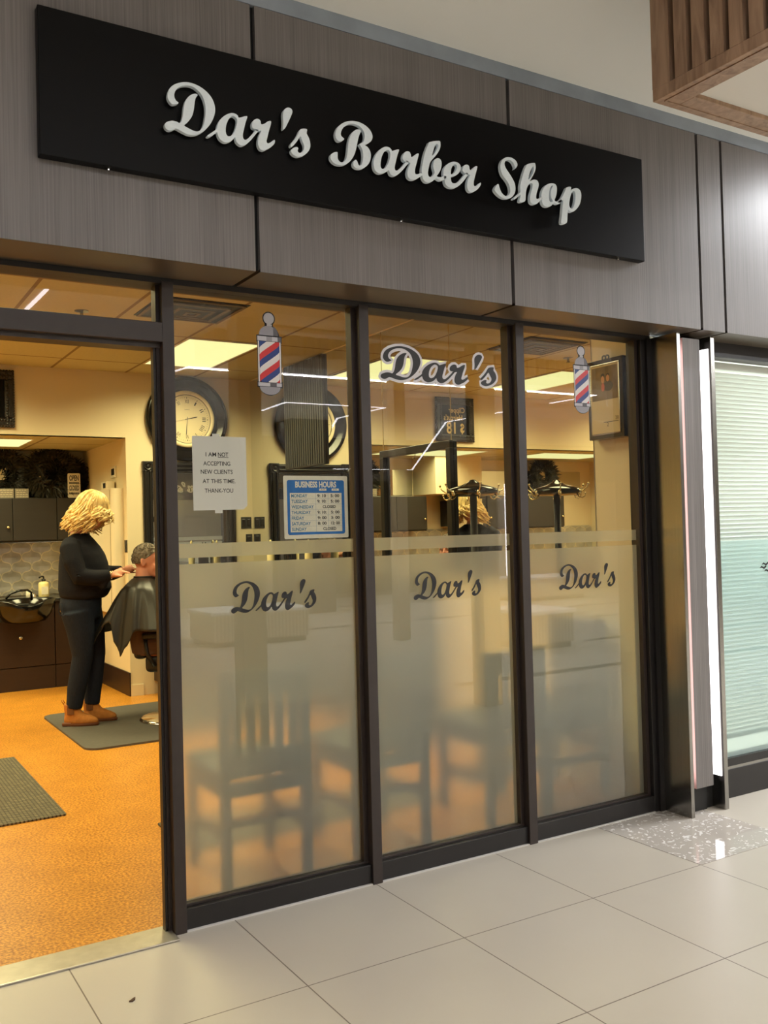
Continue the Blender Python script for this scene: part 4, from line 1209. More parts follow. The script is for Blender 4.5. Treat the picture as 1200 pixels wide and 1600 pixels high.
def yz_blob(mb, cy, cz, ry, rz, x, n=18):
    a = [mb.bm.verts.new((x, cy + ry * math.cos(2 * math.pi * k / n), cz + rz * math.sin(2 * math.pi * k / n))) for k in range(n)]
    c = [mb.bm.verts.new((x - 0.0006, v.co.y, v.co.z)) for v in a]
    mb.bm.faces.new(a); mb.bm.faces.new(list(reversed(c)))
    for k in range(n): mb.bm.faces.new([a[k], c[k], c[(k + 1) % n], a[(k + 1) % n]])
b = MB(); yz_blob(b, 0.288, 2.192, 0.012, 0.019, PX - 0.0052); yz_blob(b, 0.252, 2.196, 0.011, 0.018, PX - 0.0052); b.build('printed_faces', mat('print_skin', lin(206, 150, 108), 0.5), pc)
b = MB(); yz_blob(b, 0.288, 2.212, 0.014, 0.013, PX - 0.0047); yz_blob(b, 0.250, 2.155, 0.034, 0.027, PX - 0.0047); yz_blob(b, 0.251, 2.212, 0.012, 0.010, PX - 0.0047); b.build('printed_clothes', mat('print_dark', lin(52, 46, 38), 0.5), pc)
b = MB(); yz_blob(b, 0.287, 2.152, 0.012, 0.022, PX - 0.0056); b.build('printed_dress', mat('print_red', lin(190, 90, 66), 0.5), pc)
b = MB(); text_mb(b, '20', 0.195, 1.985, PX - 0.0036, 0.018, 0.024, face='-x'); text_mb(b, '2', 0.262, 1.955, PX - 0.0036, 0.02, 0.012, face='-x')
b.box(PX - 0.0042, PX - 0.0034, 0.185, 0.29, 1.966, 1.969)
b.build('caption', M['ink'], pc)
b = MB()
for cy in (0.292, 0.268):
    pts = [(PX + 0.012, cy + 0.012 * math.cos(a), PZ1 + 0.009 + 0.011 * math.sin(a)) for a in [2 * math.pi * k / 12 for k in range(13)]]
    b.tube(pts, 0.004, 6, cap=False)
b.build('scroll_crest', M['gloss_black'], pc)

ct = thing('wall_counter', 'long dark counter cabinet along the mirror wall', 'counter', (2.35, 3.4, 0))
MB().box(2.20, XM - 0.001, 2.0, 5.0, 0.08, 1.06, 0.003).build('body', M['cab_dark'], ct)
MB().box(2.17, XM - 0.001, 1.98, 5.02, 1.06, 1.10, 0.004).build('worktop', M['counter'], ct)
MB().box(2.24, XM - 0.001, 2.02, 4.98, 0.0, 0.08).build('plinth', M['black'], ct)
def bottle(x, y, z, label, m, h=0.27, r=0.034):
    t = thing('lotion_bottle', label, 'bottle', (x, y, z), 'bottles on the mirror counter')
    MB().lathe([(r * 0.95, z), (r, z + 0.01), (r, z + h * 0.6), (r * 0.7, z + h * 0.74), (r * 0.35, z + h * 0.8)], (x, y, 0), n=20).build('body', m, t, True)
    MB().lathe([(r * 0.4, z + h * 0.8), (r * 0.4, z + h * 0.93), (r * 0.15, z + h)], (x, y, 0), n=14).build('cap', m, t, True)
bottle(2.40, 4.417, 1.10, 'cream bottle on the mirror counter seen through the clear band of the left window', M['soap'])
bottle(2.40, 3.66, 1.10, 'cream bottle on the mirror counter farther right below the hours sign', M['soap'])
t = thing('tool_jar', 'dark glass jar of combs on the mirror counter', 'jar', (2.40, 4.02, 1.10))
MB().lathe([(0.05, 1.10), (0.055, 1.12), (0.055, 1.27), (0.05, 1.285)], (2.40, 4.02, 0), n=24).build('glass', M['gloss_black'], t, True)
for k in range(4):
    MB().box(2.375 + k * 0.016, 2.381 + k * 0.016, 4.01, 4.03, 1.28, 1.34 + 0.01 * (k % 2)).build('comb', M['black'], t)

# ================================================================== BACK WALL: clock, mirror, sign, outlets
CX, CZ, YK = 1.875, 2.510, YW - 0.001
ck = thing('wall_clock', 'large round cream clock with wide black bowl rim on the back wall', 'clock', (CX, YK, CZ - 0.39))
MB().lathe([(0.388, 0.0), (0.395, -0.02), (0.392, -0.05), (0.378, -0.062), (0.35, -0.052), (0.31, -0.034), (0.268, -0.026), (0.262, -0.03)], (CX, YK, CZ), 'y', 64, cap=False).build('rim', M['gloss_black'], ck, True)
MB().lathe([(0.266, -0.028), (0.262, -0.040), (0.246, -0.044), (0.232, -0.040), (0.228, -0.032)], (CX, YK, CZ), 'y', 64, cap=False).build('bezel', M['clock_face'], ck, True)
MB().lathe([(0.39, 0.0), (0.24, -0.030), (0.234, -0.0305)], (CX, YK, CZ), 'y', 64).build('dial', M['clock_face'], ck)
b = MB()
ROM = ['XII', 'I', 'II', 'III', 'IIII', 'V', 'VI', 'VII', 'VIII', 'IX', 'X', 'XI']
for i, rn in enumerate(ROM):
    a = R(90 - 30 * i)
    cu = bpy.data.curves.new('writing', 'FONT'); cu.body = rn; cu.size = 1; cu.resolution_u = 2
    me = eval_curve(cu)
    xs = [v.co.x for v in me.vertices]
    wv = max(xs) - min(xs); w_ = 0.013 * len(rn); h_ = 0.036 / 0.7
    T = Matrix.Translation((CX + 0.165 * math.cos(a), YK - 0.0315, CZ + 0.165 * math.sin(a))) @ Matrix.Rotation(-(a - math.pi / 2), 4, 'Y') @ Matrix(((w_ / wv, 0, 0, -(min(xs) + wv / 2) * w_ / wv), (0, 0, -1, 0), (0, h_, 0, -0.018), (0, 0, 0, 1)))
    b.mesh_data(me, T); bpy.data.meshes.remove(me)
for k in range(60):
    a = R(6 * k)
    r0 = 0.198 if k % 5 else 0.192
    p, q = [(CX + r_ * math.cos(a), YK - 0.0315, CZ + r_ * math.sin(a)) for r_ in (r0, 0.204)]
    b.cyl(p, q, 0.0013 if k % 5 else 0.003, 4)
pts = [(CX + 0.226 * math.cos(2 * math.pi * k / 64), YK - 0.0325, CZ + 0.226 * math.sin(2 * math.pi * k / 64)) for k in range(65)]
b.tube(pts, 0.0028, 5, cap=False)
text_mb(b, 'QUARTZ', CX, CZ + 0.09, YK - 0.0315, 0.009, 0.046)
b.build('numerals', M['ink'], ck)
def hand(ang, L_, w_, nm, back=0.02, yy=0.0335):
    a = R(90 - ang)
    d = Vector((math.cos(a), 0, math.sin(a))); n_ = Vector((-math.sin(a), 0, math.cos(a)))
    c = Vector((CX, YK - yy, CZ))
    q = MB()
    pts = [c - d * back - n_ * w_ * .6, c - d * back + n_ * w_ * .6, c + d * L_ * 0.85 + n_ * w_, c + d * L_, c + d * L_ * 0.85 - n_ * w_]
    a_ = [q.bm.verts.new(p) for p in pts]; b_ = [q.bm.verts.new(p + Vector((0, -0.001, 0))) for p in pts]
    q.bm.faces.new(a_); q.bm.faces.new(list(reversed(b_)))
    for i in range(5): q.bm.faces.new([a_[i], b_[i], b_[(i + 1) % 5], a_[(i + 1) % 5]])
    q.build(nm, M['ink'], ck)
hand(77, 0.105, 0.0045, 'hour_hand'); hand(185, 0.165, 0.0032, 'minute_hand', yy=0.0355); hand(257, 0.16, 0.001, 'second_hand', yy=0.0375)

bm_ = thing('framed_mirror', 'tall black framed mirror with corner rosettes on the wall under the clock', 'mirror', (1.89, YW, 0.9))
b = MB()
for x0, x1, z0, z1 in ((1.53, 2.25, 2.025, 2.105), (1.53, 2.25, 1.02, 1.10)):
    b.box(x0, x1, YW - 0.035, YW - 0.001, z0, z1, 0.004).box(x0, x1, YW - 0.048, YW - 0.035, z0 + 0.012, z0 + 0.028, 0.004).box(x0, x1, YW - 0.048, YW - 0.035, z0 + 0.05, z0 + 0.066, 0.004)
for x0 in (1.45, 2.25):
    b.box(x0, x0 + 0.085, YW - 0.035, YW - 0.001, 1.10, 2.025, 0.004).box(x0 + 0.012, x0 + 0.028, YW - 0.048, YW - 0.035, 1.10, 2.025, 0.004).box(x0 + 0.055, x0 + 0.071, YW - 0.048, YW - 0.035, 1.10, 2.025, 0.004)
b.build('moulding', M['frame_black'], bm_)
for x0 in (1.4925, 2.2925):
    for z0 in (2.065, 1.06):
        MB().box(x0 - 0.047, x0 + 0.047, YW - 0.045, YW - 0.001, z0 - 0.047, z0 + 0.047, 0.003).lathe([(0.036, -0.045), (0.032, -0.056), (0.02, -0.05), (0.014, -0.058), (0.004, -0.06)], (x0, YW, z0), 'y', 20).build('corner_rosette', M['frame_black'], bm_)
MB().box(1.535, 2.25, YW - 0.012, YW - 0.002, 1.10, 2.025).build('mirror_glass', M['mirror'], bm_)
st = thing('station_shelf', 'dark barber station shelf below the framed mirror', 'shelf', (1.9, 4.95, 0))
MB().box(1.50, 2.15, 4.74, YW - 0.001, 0.82, 0.88, 0.004).build('top', M['counter'], st)
MB().box(1.52, 2.13, 4.78, YW - 0.001, 0.12, 0.82, 0.003).build('cabinet', M['cab_dark2'], st)
MB().box(1.56, 2.09, 4.80, YW - 0.001, 0.0, 0.12).build('plinth', M['black'], st)

def outlet(x0, x1, z0, z1, label):
    t = thing('wall_outlet', label, 'outlet', ((x0 + x1) / 2, YW, z0), 'black wall outlets by the mirror corner')
    MB().box(x0, x1, YW - 0.007, YW - 0.0005, z0, z1, 0.003).build('plate', M['black'], t)
    n_ = 2 if x1 - x0 > 0.09 else 1
    for k in range(n_):
        cx = x0 + (x1 - x0) * (k + 0.5) / n_
        MB().box(cx - 0.016, cx + 0.016, YW - 0.0085, YW - 0.007, z0 + 0.02, z1 - 0.02, 0.002).build('socket', M['gloss_black'], t)
outlet(2.398, 2.505, 1.480, 1.590, 'wide black wall outlet in the corner beside the mirror wall')
outlet(2.445, 2.512, 1.330, 1.425, 'small black wall outlet under the wide outlet')

ps = thing('price_sign', 'black carved frame with gold haircut price lettering above the alcove', 'sign', (0.1, YW, 2.385))
FX0, FX1, FZ0, FZ1 = -0.145, 0.352, 2.388, 2.855
b = MB()
for (x0, x1, z0, z1) in ((FX0, FX1, FZ1 - 0.07, FZ1), (FX0, FX1, FZ0, FZ0 + 0.07), (FX0, FX0 + 0.07, FZ0 + 0.07, FZ1 - 0.07), (FX1 - 0.07, FX1, FZ0 + 0.07, FZ1 - 0.07)):
    b.box(x0, x1, YW - 0.04, YW - 0.001, z0, z1, 0.012, 3)
for i in range(22):
    u = i / 21
    for (px, pz) in ((FX0 + u * (FX1 - FX0), FZ0), (FX0 + u * (FX1 - FX0), FZ1), (FX0, FZ0 + u * (FZ1 - FZ0)), (FX1, FZ0 + u * (FZ1 - FZ0))):
        b.ball((px, YW - 0.024, pz), 0.013, 1, 0.9, 1, 8)
        ix, iz = px + (0.05 if px == FX0 else -0.05 if px == FX1 else 0), pz + (0.05 if pz == FZ0 else -0.05 if pz == FZ1 else 0)
        b.ball((ix, YW - 0.042, iz), 0.012, 1, 0.7, 1, 8)
b.build('carved_frame', M['ornate'], ps)
MB().box(FX0 + 0.065, FX1 - 0.065, YW - 0.012, YW - 0.002, FZ0 + 0.065, FZ1 - 0.065).build('board', M['sign_black'], ps)
b = MB()
text_mb(b, 'Clipper', 0.07, 2.732, YW - 0.0125, 0.058, 0.22, bold=0.02); text_mb(b, "Haircut's", 0.12, 2.648, YW - 0.0125, 0.058, 0.25, bold=0.02)
text_mb(b, '$', 0.0, 2.535, YW - 0.0125, 0.10, 0.055, bold=0.02); text_mb(b, '18', 0.15, 2.535, YW - 0.0125, 0.125, 0.12, bold=0.02)
b.build('gold_lettering', M['gold'], ps)

# ================================================================== ALCOVE
AY = 6.33
def cab_unit(x0, x1, label, knob_side=None):
    t = thing('wall_cabinet', label, 'cabinet', ((x0 + x1) / 2, 6.5, 1.405), 'dark wall cabinets of the alcove')
    MB().box(x0 + 0.001, x1 - 0.001, AY + 0.02, 6.644, 1.405, 1.835, 0.002).build('body', M['cab_dark'], t)
    d = MB().box(x0 + 0.003, x1 - 0.003, AY, AY + 0.019, 1.42, 1.832, 0.003).build('door', M['cab_dark'], t)
    if knob_side:
        kx = x0 + 0.045 if knob_side == 'l' else x1 - 0.045
        MB().lathe([(0.006, 0.0), (0.006, -0.012), (0.014, -0.018), (0.014, -0.026), (0.004, -0.03)], (kx, AY, 1.55), 'y', 14).build('knob', M['brass'], d, True)
xs_ = [1.292, 0.96, 0.545, 0.10, -0.345]
sides = [None, None, None, 'l']
labs = ['dark wall cabinet behind the blond woman at the alcove corner', 'dark wall cabinet under the black wreaths', 'dark wall cabinet left of the wreaths, seen in the mirror', 'dark wall cabinet with a brass knob, seen in the mirror']
for i in range(4):
    cab_unit(xs_[i + 1], xs_[i], labs[i], 'r' if i == 2 else sides[i])
cab_unit(-1.85, -1.28, 'dark wall cabinet left of the leaning mirror', 'r')
cab_unit(-2.6, -1.852, 'dark wall cabinet at the far left of the alcove', 'l')
tag(MB().box(0.10, 1.292, AY + 0.02, AY + 0.035, 1.396, 1.4045).build('under_cabinet_rail', M['steel']), 'thin metal strip under the dark wall cabinets', 'strip')
fm = thing('framed_mirror', 'black beaded mirror hung between the wall cabinets of the alcove', 'mirror', (-0.98, 6.36, 1.37))
b = MB()
for (x0, x1, z0, z1) in ((-1.27, -0.69, 1.80, 1.853), (-1.27, -0.69, 1.37, 1.423), (-1.27, -1.22, 1.423, 1.80), (-0.74, -0.69, 1.423, 1.80)):
    b.box(x0, x1, 6.34, 6.37, z0, z1, 0.006)
b.build('frame', M['ornate'], fm)
MB().box(-1.22, -0.74, 6.35, 6.36, 1.423, 1.80).build('mirror_glass', M['mirror'], fm)
MB().box(-1.2, -0.76, 6.361, 6.645, 1.45, 1.78).build('backing', M['black'], fm)
am = thing('alcove_mirror', 'strip of mirror on the alcove wall above the dark cabinets', 'mirror', (0, 6.655, 1.86))
MB().box(-0.34, 1.29, 6.648, 6.658, 1.86, 2.18).build('mirror_panel', M['mirror'], am)
MB().box(-3.2, -1.09, 6.648, 6.658, 1.86, 2.18).build('mirror_panel', M['mirror'], am)

# base cabinets and worktop
BYF = 6.08
def base_unit(x0, x1, label, door_knob=None, drawer_knob=None):
    t = thing('base_cabinet', label, 'cabinet', ((x0 + x1) / 2, 6.3, 0), 'espresso base cabinets of the alcove')
    MB().box(x0 + 0.001, x1 - 0.001, BYF + 0.019, 6.644, 0.0, 0.824).build('body', M['cab_dark2'], t)
    MB().box(x0 + 0.002, x1 - 0.002, BYF, BYF + 0.018, 0.0, 0.215).build('kick_board', M['cab_dark2'], t)
    d = MB().box(x0 + 0.003, x1 - 0.003, BYF - 0.002, BYF + 0.018, 0.222, 0.82, 0.003).build('door', M['cab_dark2'], t)
    if door_knob:
        MB().lathe([(0.006, 0.0), (0.007, -0.012), (0.018, -0.018), (0.018, -0.026), (0.006, -0.031)], (door_knob[0], BYF - 0.002, door_knob[1]), 'y', 16).build('knob', M['chrome'], d, True)
base_unit(0.868, 1.292, 'espresso base cabinet behind the woman at the alcove corner', (0.925, 0.735))
base_unit(0.27, 0.866, 'espresso base cabinet under the black shampoo bowl', (0.55, 0.50))
base_unit(-0.40, 0.268, 'espresso base cabinet left of the shampoo bowl', (0.2, 0.50))
base_unit(-1.2, -0.402, 'espresso base cabinet below the hung beaded mirror')
wt = MB().box(-3.3, 1.292, 6.03, 6.644, 0.826, 0.862, 0.004).build('worktop', M['counter'])
tag(wt, 'long black worktop over the espresso base cabinets', 'worktop')
sk = thing('shampoo_bowl', 'glossy black shampoo bowl tipped over the worktop edge', 'sink', (0.55, 5.98, 0.66))
b = MB()
rows = []
n = 36
bm2 = b.bm
prof = [(0.10, 0.655), (0.185, 0.675), (0.235, 0.74), (0.262, 0.82), (0.272, 0.872), (0.262, 0.880), (0.25, 0.872), (0.23, 0.80), (0.19, 0.73), (0.10, 0.70)]
rr = []
for r, z in prof:
    ring = []
    for k in range(n):
        a = 2 * math.pi * k / n
        dip = 0.055 * max(0, math.cos((a + math.pi / 2)) ) ** 6 if z > 0.78 else 0
        ring.append(bm2.verts.new((0.555 + r * math.cos(a), 5.845 + 0.62 * r * math.sin(a) + 0.0, z - dip * (z - 0.7) / 0.18)))
    rr.append(ring)
b._skin(rr, True)
b.build('bowl', M['gloss_black'], sk, True)
MB().box(0.36, 0.75, 5.985, 6.029, 0.66, 0.83, 0.01).build('mounting_bracket', M['black'], sk)
MB().tube([(0.64, 5.99, 0.862), (0.64, 5.985, 0.93), (0.60, 5.96, 0.955), (0.52, 5.93, 0.955), (0.44, 5.92, 0.93), (0.40, 5.92, 0.885)], 0.011, 10).build('spray_hose', M['gloss_black'], sk, True)
MB().lathe([(0.03, 0.862), (0.03, 0.885), (0.022, 0.915), (0.012, 0.92)], (0.66, 6.03, 0), n=16).build('tap_body', M['chrome'], sk, True)

sb = thing('soap_bottle', 'clear pump bottle of cream soap on the worktop before the silver tiles', 'bottle', (0.81, 6.28, 0.862))
MB().lathe([(0.046, 0.862), (0.05, 0.87), (0.05, 0.99), (0.044, 1.005), (0.02, 1.015)], (0.81, 6.28, 0), n=24).build('body', M['soap'], sb, True)
MB().box(0.778, 0.842, 6.2285, 6.2298, 0.89, 0.965).build('paper_label', M['card'], sb)
MB().lathe([(0.02, 1.015), (0.02, 1.035), (0.008, 1.04), (0.008, 1.06)], (0.81, 6.28, 0), n=14).tube([(0.81, 6.28, 1.06), (0.79, 6.27, 1.064), (0.765, 6.26, 1.055)], 0.008, 8).build('pump', M['black'], sb, True)
tag(MB().lathe([(0.022, 0.862), (0.028, 0.868), (0.028, 0.93), (0.024, 0.935)], (0.66, 6.22, 0), n=18).build('cup', M['card'], smooth=True), 'small pale cup beside the shampoo bowl', 'cup')

def wreath(cx, cz, y, Ro, ri, n, label, seed):
    rnd = random.Random(seed)
    t = thing('feather_wreath', label, 'wreath', (cx, y, cz - Ro), 'black feather wreaths on the cabinets')
    pts = [(cx + (Ro + ri) * 0.5 * math.cos(2 * math.pi * k / 32), y, cz + (Ro + ri) * 0.5 * math.sin(2 * math.pi * k / 32)) for k in range(33)]
    MB().tube(pts, (Ro - ri) * 0.30, 8, cap=False).build('ring_core', M['feather'], t)
    b = MB()
    for i in range(n):
        a = rnd.random() * 2 * math.pi
        r0 = ri + (Ro - ri) * rnd.uniform(0.25, 0.75)
        base = Vector((cx + r0 * math.cos(a), y + rnd.uniform(-0.07, 0.0), cz + r0 * math.sin(a)))
        out = rnd.choice((1, 1, 1, 1, 1, -0.5))
        da = a + rnd.uniform(-0.9, 0.9)
        d = Vector((math.cos(da) * out, rnd.uniform(-0.7, 0.2), math.sin(da) * out)).normalized()
        L_ = rnd.uniform(0.06, 0.14)
        side = d.cross(Vector((rnd.uniform(-.4, .4), 1, rnd.uniform(-.4, .4)))).normalized()
        sag = Vector((0, -0.02, -0.03 * rnd.random()))
        w = rnd.uniform(0.004, 0.008)
        p0, p1, p2 = base, base + d * L_ * 0.55, base + d * L_ + sag
        vs = [b.bm.verts.new(v) for v in (p0 - side * w * .5, p0 + side * w * .5, p1 + side * w, p1 - side * w, p2)]
        b.bm.faces.new([vs[0], vs[1], vs[2], vs[3]]); b.bm.faces.new([vs[3], vs[2], vs[4]])
    o = b.build('feathers', M['feather'], t)
wreath(0.48, 2.07, 6.57, 0.225, 0.10, 2000, 'black feather wreath on the cabinets behind the small slate cards', 1)
wreath(0.93, 2.08, 6.47, 0.225, 0.09, 2000, 'black feather wreath in the middle of the dark cabinet top', 2)
wreath(1.11, 2.06, 6.56, 0.17, 0.03, 2000, 'black feather wreath in the alcove corner behind the open and closed sign', 3)
wreath(-2.35, 2.12, 6.50, 0.22, 0.06, 1500, 'black feather wreath on the far left cabinet, seen in the right end of the mirror', 4)

os_ = thing('open_closed_sign', 'white rounded open and closed sign standing on the dark cabinets', 'sign', (1.13, 6.36, 1.836))
MB().prism(rrect(1.072, 1.196, 1.8365, 2.082, 0.014), 6.345, 6.350).build('board', M['card'], os_)
b = MB()
text_mb(b, 'OPEN', 1.134, 2.035, 6.3445, 0.052, 0.092, bold=0.03)
b.build('open_lettering', M['ink'], os_)
b = MB()
text_mb(b, 'CLOSED', 1.134, 1.935, 6.3445, 0.048, 0.096, bold=0.03)
b.build('closed_lettering', M['ink'], os_)
for zz in (1.976, 1.870):
    MB().box(1.086, 1.182, 6.3442, 6.3450, zz, zz + 0.018).build('dark_bar', M['ink'], os_)
b = MB()
text_mb(b, 'COME IN & SIT', 1.134, 1.985, 6.3436, 0.010, 0.084); text_mb(b, 'SORRY WE ARE', 1.134, 1.879, 6.3436, 0.010, 0.084)
b.build('small_print', M['card'], os_)
for (x0, x1, lb) in ((0.36, 0.562, 'grey slate card with chalk writing at the left edge of the cabinet top'), (0.575, 0.70, 'grey slate card with chalk writing before the middle wreath')):
    t = thing('slate_card', lb, 'card', ((x0 + x1) / 2, 6.36, 1.836), 'slate price cards')
    MB().box(x0, x1, 6.352, 6.358, 1.8355, 1.928, 0.001).build('slate', M['slate'], t)
    b = MB()
    rn = random.Random(int(x0 * 100))
    for k in range(4):
        zc = 1.912 - k * 0.021
        xa = x0 + 0.012
        while xa < x1 - 0.03:
            wl = rn.uniform(0.012, 0.026)
            pts = [(xa + wl * i / 5, 6.3515, zc + 0.004 * math.sin(i * 2.1 + k)) for i in range(6)]
            b.tube(pts, 0.0014, 4)
            xa += wl + 0.008
    b.build('chalk_writing', M['chalk'], t)

# things on the alcove's right side wall
ac = thing('wall_unit', 'tall cream curved wall unit on the alcove side wall behind the woman', 'wall unit', (1.25, 5.5, 0.74))
b = MB()
poly = [(1.3045, 5.20), (1.3045, 6.02), (1.205, 6.02), (1.196, 6.0)]
for k in range(9):
    a = R(180 + 90 * k / 8)
    poly.append((1.236 + 0.04 * math.cos(a), 5.24 + 0.04 * math.sin(a)))
b.prismz(poly, 0.74, 1.875)
b.build('casing', M['cream'], ac)
MB().box(1.1935, 1.1955, 5.245, 5.252, 0.76, 1.86).build('seam', mat('seam_tan', lin(150, 136, 104), 0.6), ac)
MB().box(1.215, 1.29, 5.42, 5.62, 1.876, 1.95, 0.006).build('top_box', M['cream'], ac)
MB().box(1.2125, 1.2145, 5.46, 5.54, 1.89, 1.935).build('dark_window', M['black'], ac)
sw = thing('light_switch', 'black switch plate at the alcove corner', 'switch', (1.304, 5.14, 1.29))
MB().box(1.298, 1.3045, 5.10, 5.17, 1.29, 1.40, 0.002).build('plate', M['black'], sw)
MB().box(1.2955, 1.298, 5.125, 5.145, 1.325, 1.365, 0.001).build('rocker', M['gloss_black'], sw)
th = thing('thermostat', 'small square framed control on the alcove side wall above the cream unit', 'thermostat', (1.304, 5.47, 2.0))
MB().box(1.290, 1.3045, 5.40, 5.56, 1.985, 2.09, 0.003).build('case', M['card'], th)
MB().box(1.2885, 1.290, 5.43, 5.53, 2.01, 2.07).build('dark_panel', M['black'], th)

# ================================================================== FLOOR MATS
def mat_poly(x0, x1, y0, y1, r, n=6):
    return rrect(x0, x1, y0, y1, r, n)
b = MB().prismz(mat_poly(0.445, 2.06, 3.13, 4.60, 0.10), 0.0, 0.014)
tag(b.build('standing_mat', M['rubber']), 'grey rubber standing mat with rounded corners under the woman and barber chair', 'mat')
b = MB().prismz(mat_poly(-0.95, 0.005, 1.735, 3.255, 0.012, 3), 0.0, 0.009)
tag(b.build('door_mat', M['woven']), 'olive woven floor mat lying alone on the cork floor by the doorway', 'mat')
b = MB().prismz(mat_poly(0.345, 1.75, 0.80, 1.30, 0.01, 3), 0.0, 0.009)
tag(b.build('door_mat', M['woven']), 'woven floor mat whose corner shows just left of the door post', 'mat')

b = MB().prismz([(-0.276, -0.378), (-0.266, -0.384), (-0.256, -0.375), (-0.252, -0.364), (-0.260, -0.366), (-0.267, -0.372)], 0.0, 0.004)
tag(b.build('floor_scrap', M['trouser']), 'tiny brown scrap on the pale floor tile before the doorway', 'scrap')

# ================================================================== WAITING CHAIRS behind the frosted film
def make_chair(w, cx, yb, rot, label, zt=0.885):
    """mission chair, local back rail at y=0 and seat reaching to +y; placed by its back centre and turned by rot degrees."""
    t = thing('waiting_chair', label, 'chair', (cx, yb, 0), 'slat-back waiting chairs at the window')
    W = M['chair_wood']
    T_ = Matrix.Translation((cx, yb, 0)) @ Matrix.Rotation(R(rot), 4, 'Z')
    x0, x1 = -w / 2, w / 2
    def part(name, m, x0_, x1_, y0_, y1_, z0_, z1_, bev):
        MB().box(x0_, x1_, y0_, y1_, z0_, z1_, bev).xform(T_).build(name, m, t)
    for sx in (x0, x1 - 0.042):
        part('leg', W, sx, sx + 0.042, 0, 0.036, 0.0, zt, 0.004)
        part('leg', W, sx, sx + 0.042, 0.39, 0.43, 0.0, 0.43, 0.004)
        part('side_stretcher', W, sx + 0.008, sx + 0.034, 0.036, 0.39, 0.20, 0.235, 0.003)
        part('side_apron', W, sx + 0.008, sx + 0.034, 0.036, 0.39, 0.37, 0.43, 0.003)
    part('top_rail', W, x0 + 0.042, x1 - 0.042, 0.006, 0.03, zt - 0.115, zt - 0.005, 0.004)
    part('lower_rail', W, x0 + 0.042, x1 - 0.042, 0.006, 0.03, 0.485, 0.55, 0.004)
    inner = w - 0.084
    for k in range(5):
        c = x0 + 0.042 + inner * (k + 0.5) / 5
        part('back_slat', W, c - 0.019, c + 0.019, 0.010, 0.026, 0.545, zt - 0.112, 0.002)
    part('rear_apron', W, x0 + 0.042, x1 - 0.042, 0.006, 0.03, 0.37, 0.43, 0.003)
    part('front_apron', W, x0 + 0.042, x1 - 0.042, 0.40, 0.424, 0.37, 0.43, 0.003)
    part('rear_stretcher', W, x0 + 0.042, x1 - 0.042, 0.008, 0.03, 0.25, 0.285, 0.003)
    part('seat', M['seat_vinyl'], x0 - 0.005, x1 + 0.005, 0.036, 0.45, 0.43, 0.485, 0.015)
    return t
make_chair(0.40, 0.485, 0.26, 0, 'dark slat-back chair seen blurred through the left frosted window')
make_chair(0.40, 1.105, 0.29, 0, 'dark slat-back chair behind the frosted film of the middle window')
make_chair(0.38, 1.83, 0.30, 0, 'dark slat-back chair behind the frosted film of the right window', 0.83)
make_chair(0.42, 2.48, 0.56, 90, 'dark chair turned sideways against the right wall behind the right frosted window', 0.93)

# ================================================================== COAT RACK
RX, RY = 2.20, 1.10
cr_ = thing('coat_rack', 'black coat rack with round top and brass hooks behind the middle window', 'coat rack', (RX, RY, 0))
MB().lathe([(0.0, 0.0), (0.20, 0.0), (0.20, 0.02), (0.12, 0.045), (0.03, 0.06)], (RX, RY, 0), n=28).build('base', M['gloss_black'], cr_, True)
MB().cyl((RX, RY, 0.05), (RX, RY, 1.63), 0.021, 16).build('pole', M['black'], cr_, True)
MB().lathe([(0.02, 1.615), (0.115, 1.618), (0.145, 1.628), (0.155, 1.643), (0.145, 1.658), (0.10, 1.674), (0.065, 1.682), (0.05, 1.69), (0.03, 1.698), (0.015, 1.712), (0.0, 1.714)], (RX, RY, 0), n=40).build('top', M['gloss_black'], cr_, True)
for k in range(6):
    a = R(60 * k + 5)
    d = Vector((math.cos(a), math.sin(a), 0)); c = Vector((RX, RY, 0))
    P = lambda r, z, s=0: tuple(c + d * r + Vector((-d.y, d.x, 0)) * s + Vector((0, 0, z)))
    b = MB()
    b.tube([P(.12, 1.645), P(.15, 1.64), P(.175, 1.645), P(.195, 1.66), P(.205, 1.68)], [.0042, .0042, .004, .0036, .0034], 8)
    b.ball(P(.206, 1.684), .0075, n=8)
    b.tube([P(.13, 1.63), P(.145, 1.605), P(.165, 1.598), P(.182, 1.607), P(.185, 1.622)], [.0042, .0042, .004, .0036, .0034], 8)
    b.ball(P(.186, 1.626), .0065, n=8)
    b.ball(P(.150, 1.633), .013, 1, 1, 1.3, n=10)
    b.build('hook', M['brass'], cr_, True)

# ================================================================== BARBER CHAIR
WD = R(-31.3)
FX = Vector((math.cos(WD), math.sin(WD), 0))
def frame_at(x, y, z=0):
    return Matrix.Translation((x, y, z)) @ Matrix.Rotation(WD, 4, 'Z')
CHX, CHY = 1.31, 3.80
T = frame_at(CHX, CHY)
bc = thing('barber_chair', 'black barber chair on a round chrome base under the seated man', 'chair', (CHX, CHY, 0.014))
def lb(name, mb, m, parent, smooth=False, mods=None, TT=None):
    mb.xform(TT if TT is not None else T)
    return mb.build(name, m, parent, smooth, mods)
lb('base', MB().lathe([(0.0, 0.0145), (0.30, 0.0145), (0.30, 0.022), (0.28, 0.034), (0.12, 0.048), (0.07, 0.07)], n=48), M['chrome'], bc, True)
lb('column', MB().cyl((0, 0, 0.06), (0, 0, 0.40), 0.05, 20), M['chrome'], bc, True)
lb('seat', MB().box(-0.20, 0.27, -0.23, 0.23, 0.40, 0.53, 0.035, 3), M['leather_black'], bc, True)
bk_ = MB().box(-0.29, -0.19, -0.22, 0.22, 0.50, 0.98, 0.035, 3)
lb('backrest', bk_, M['leather_black'], bc, True)
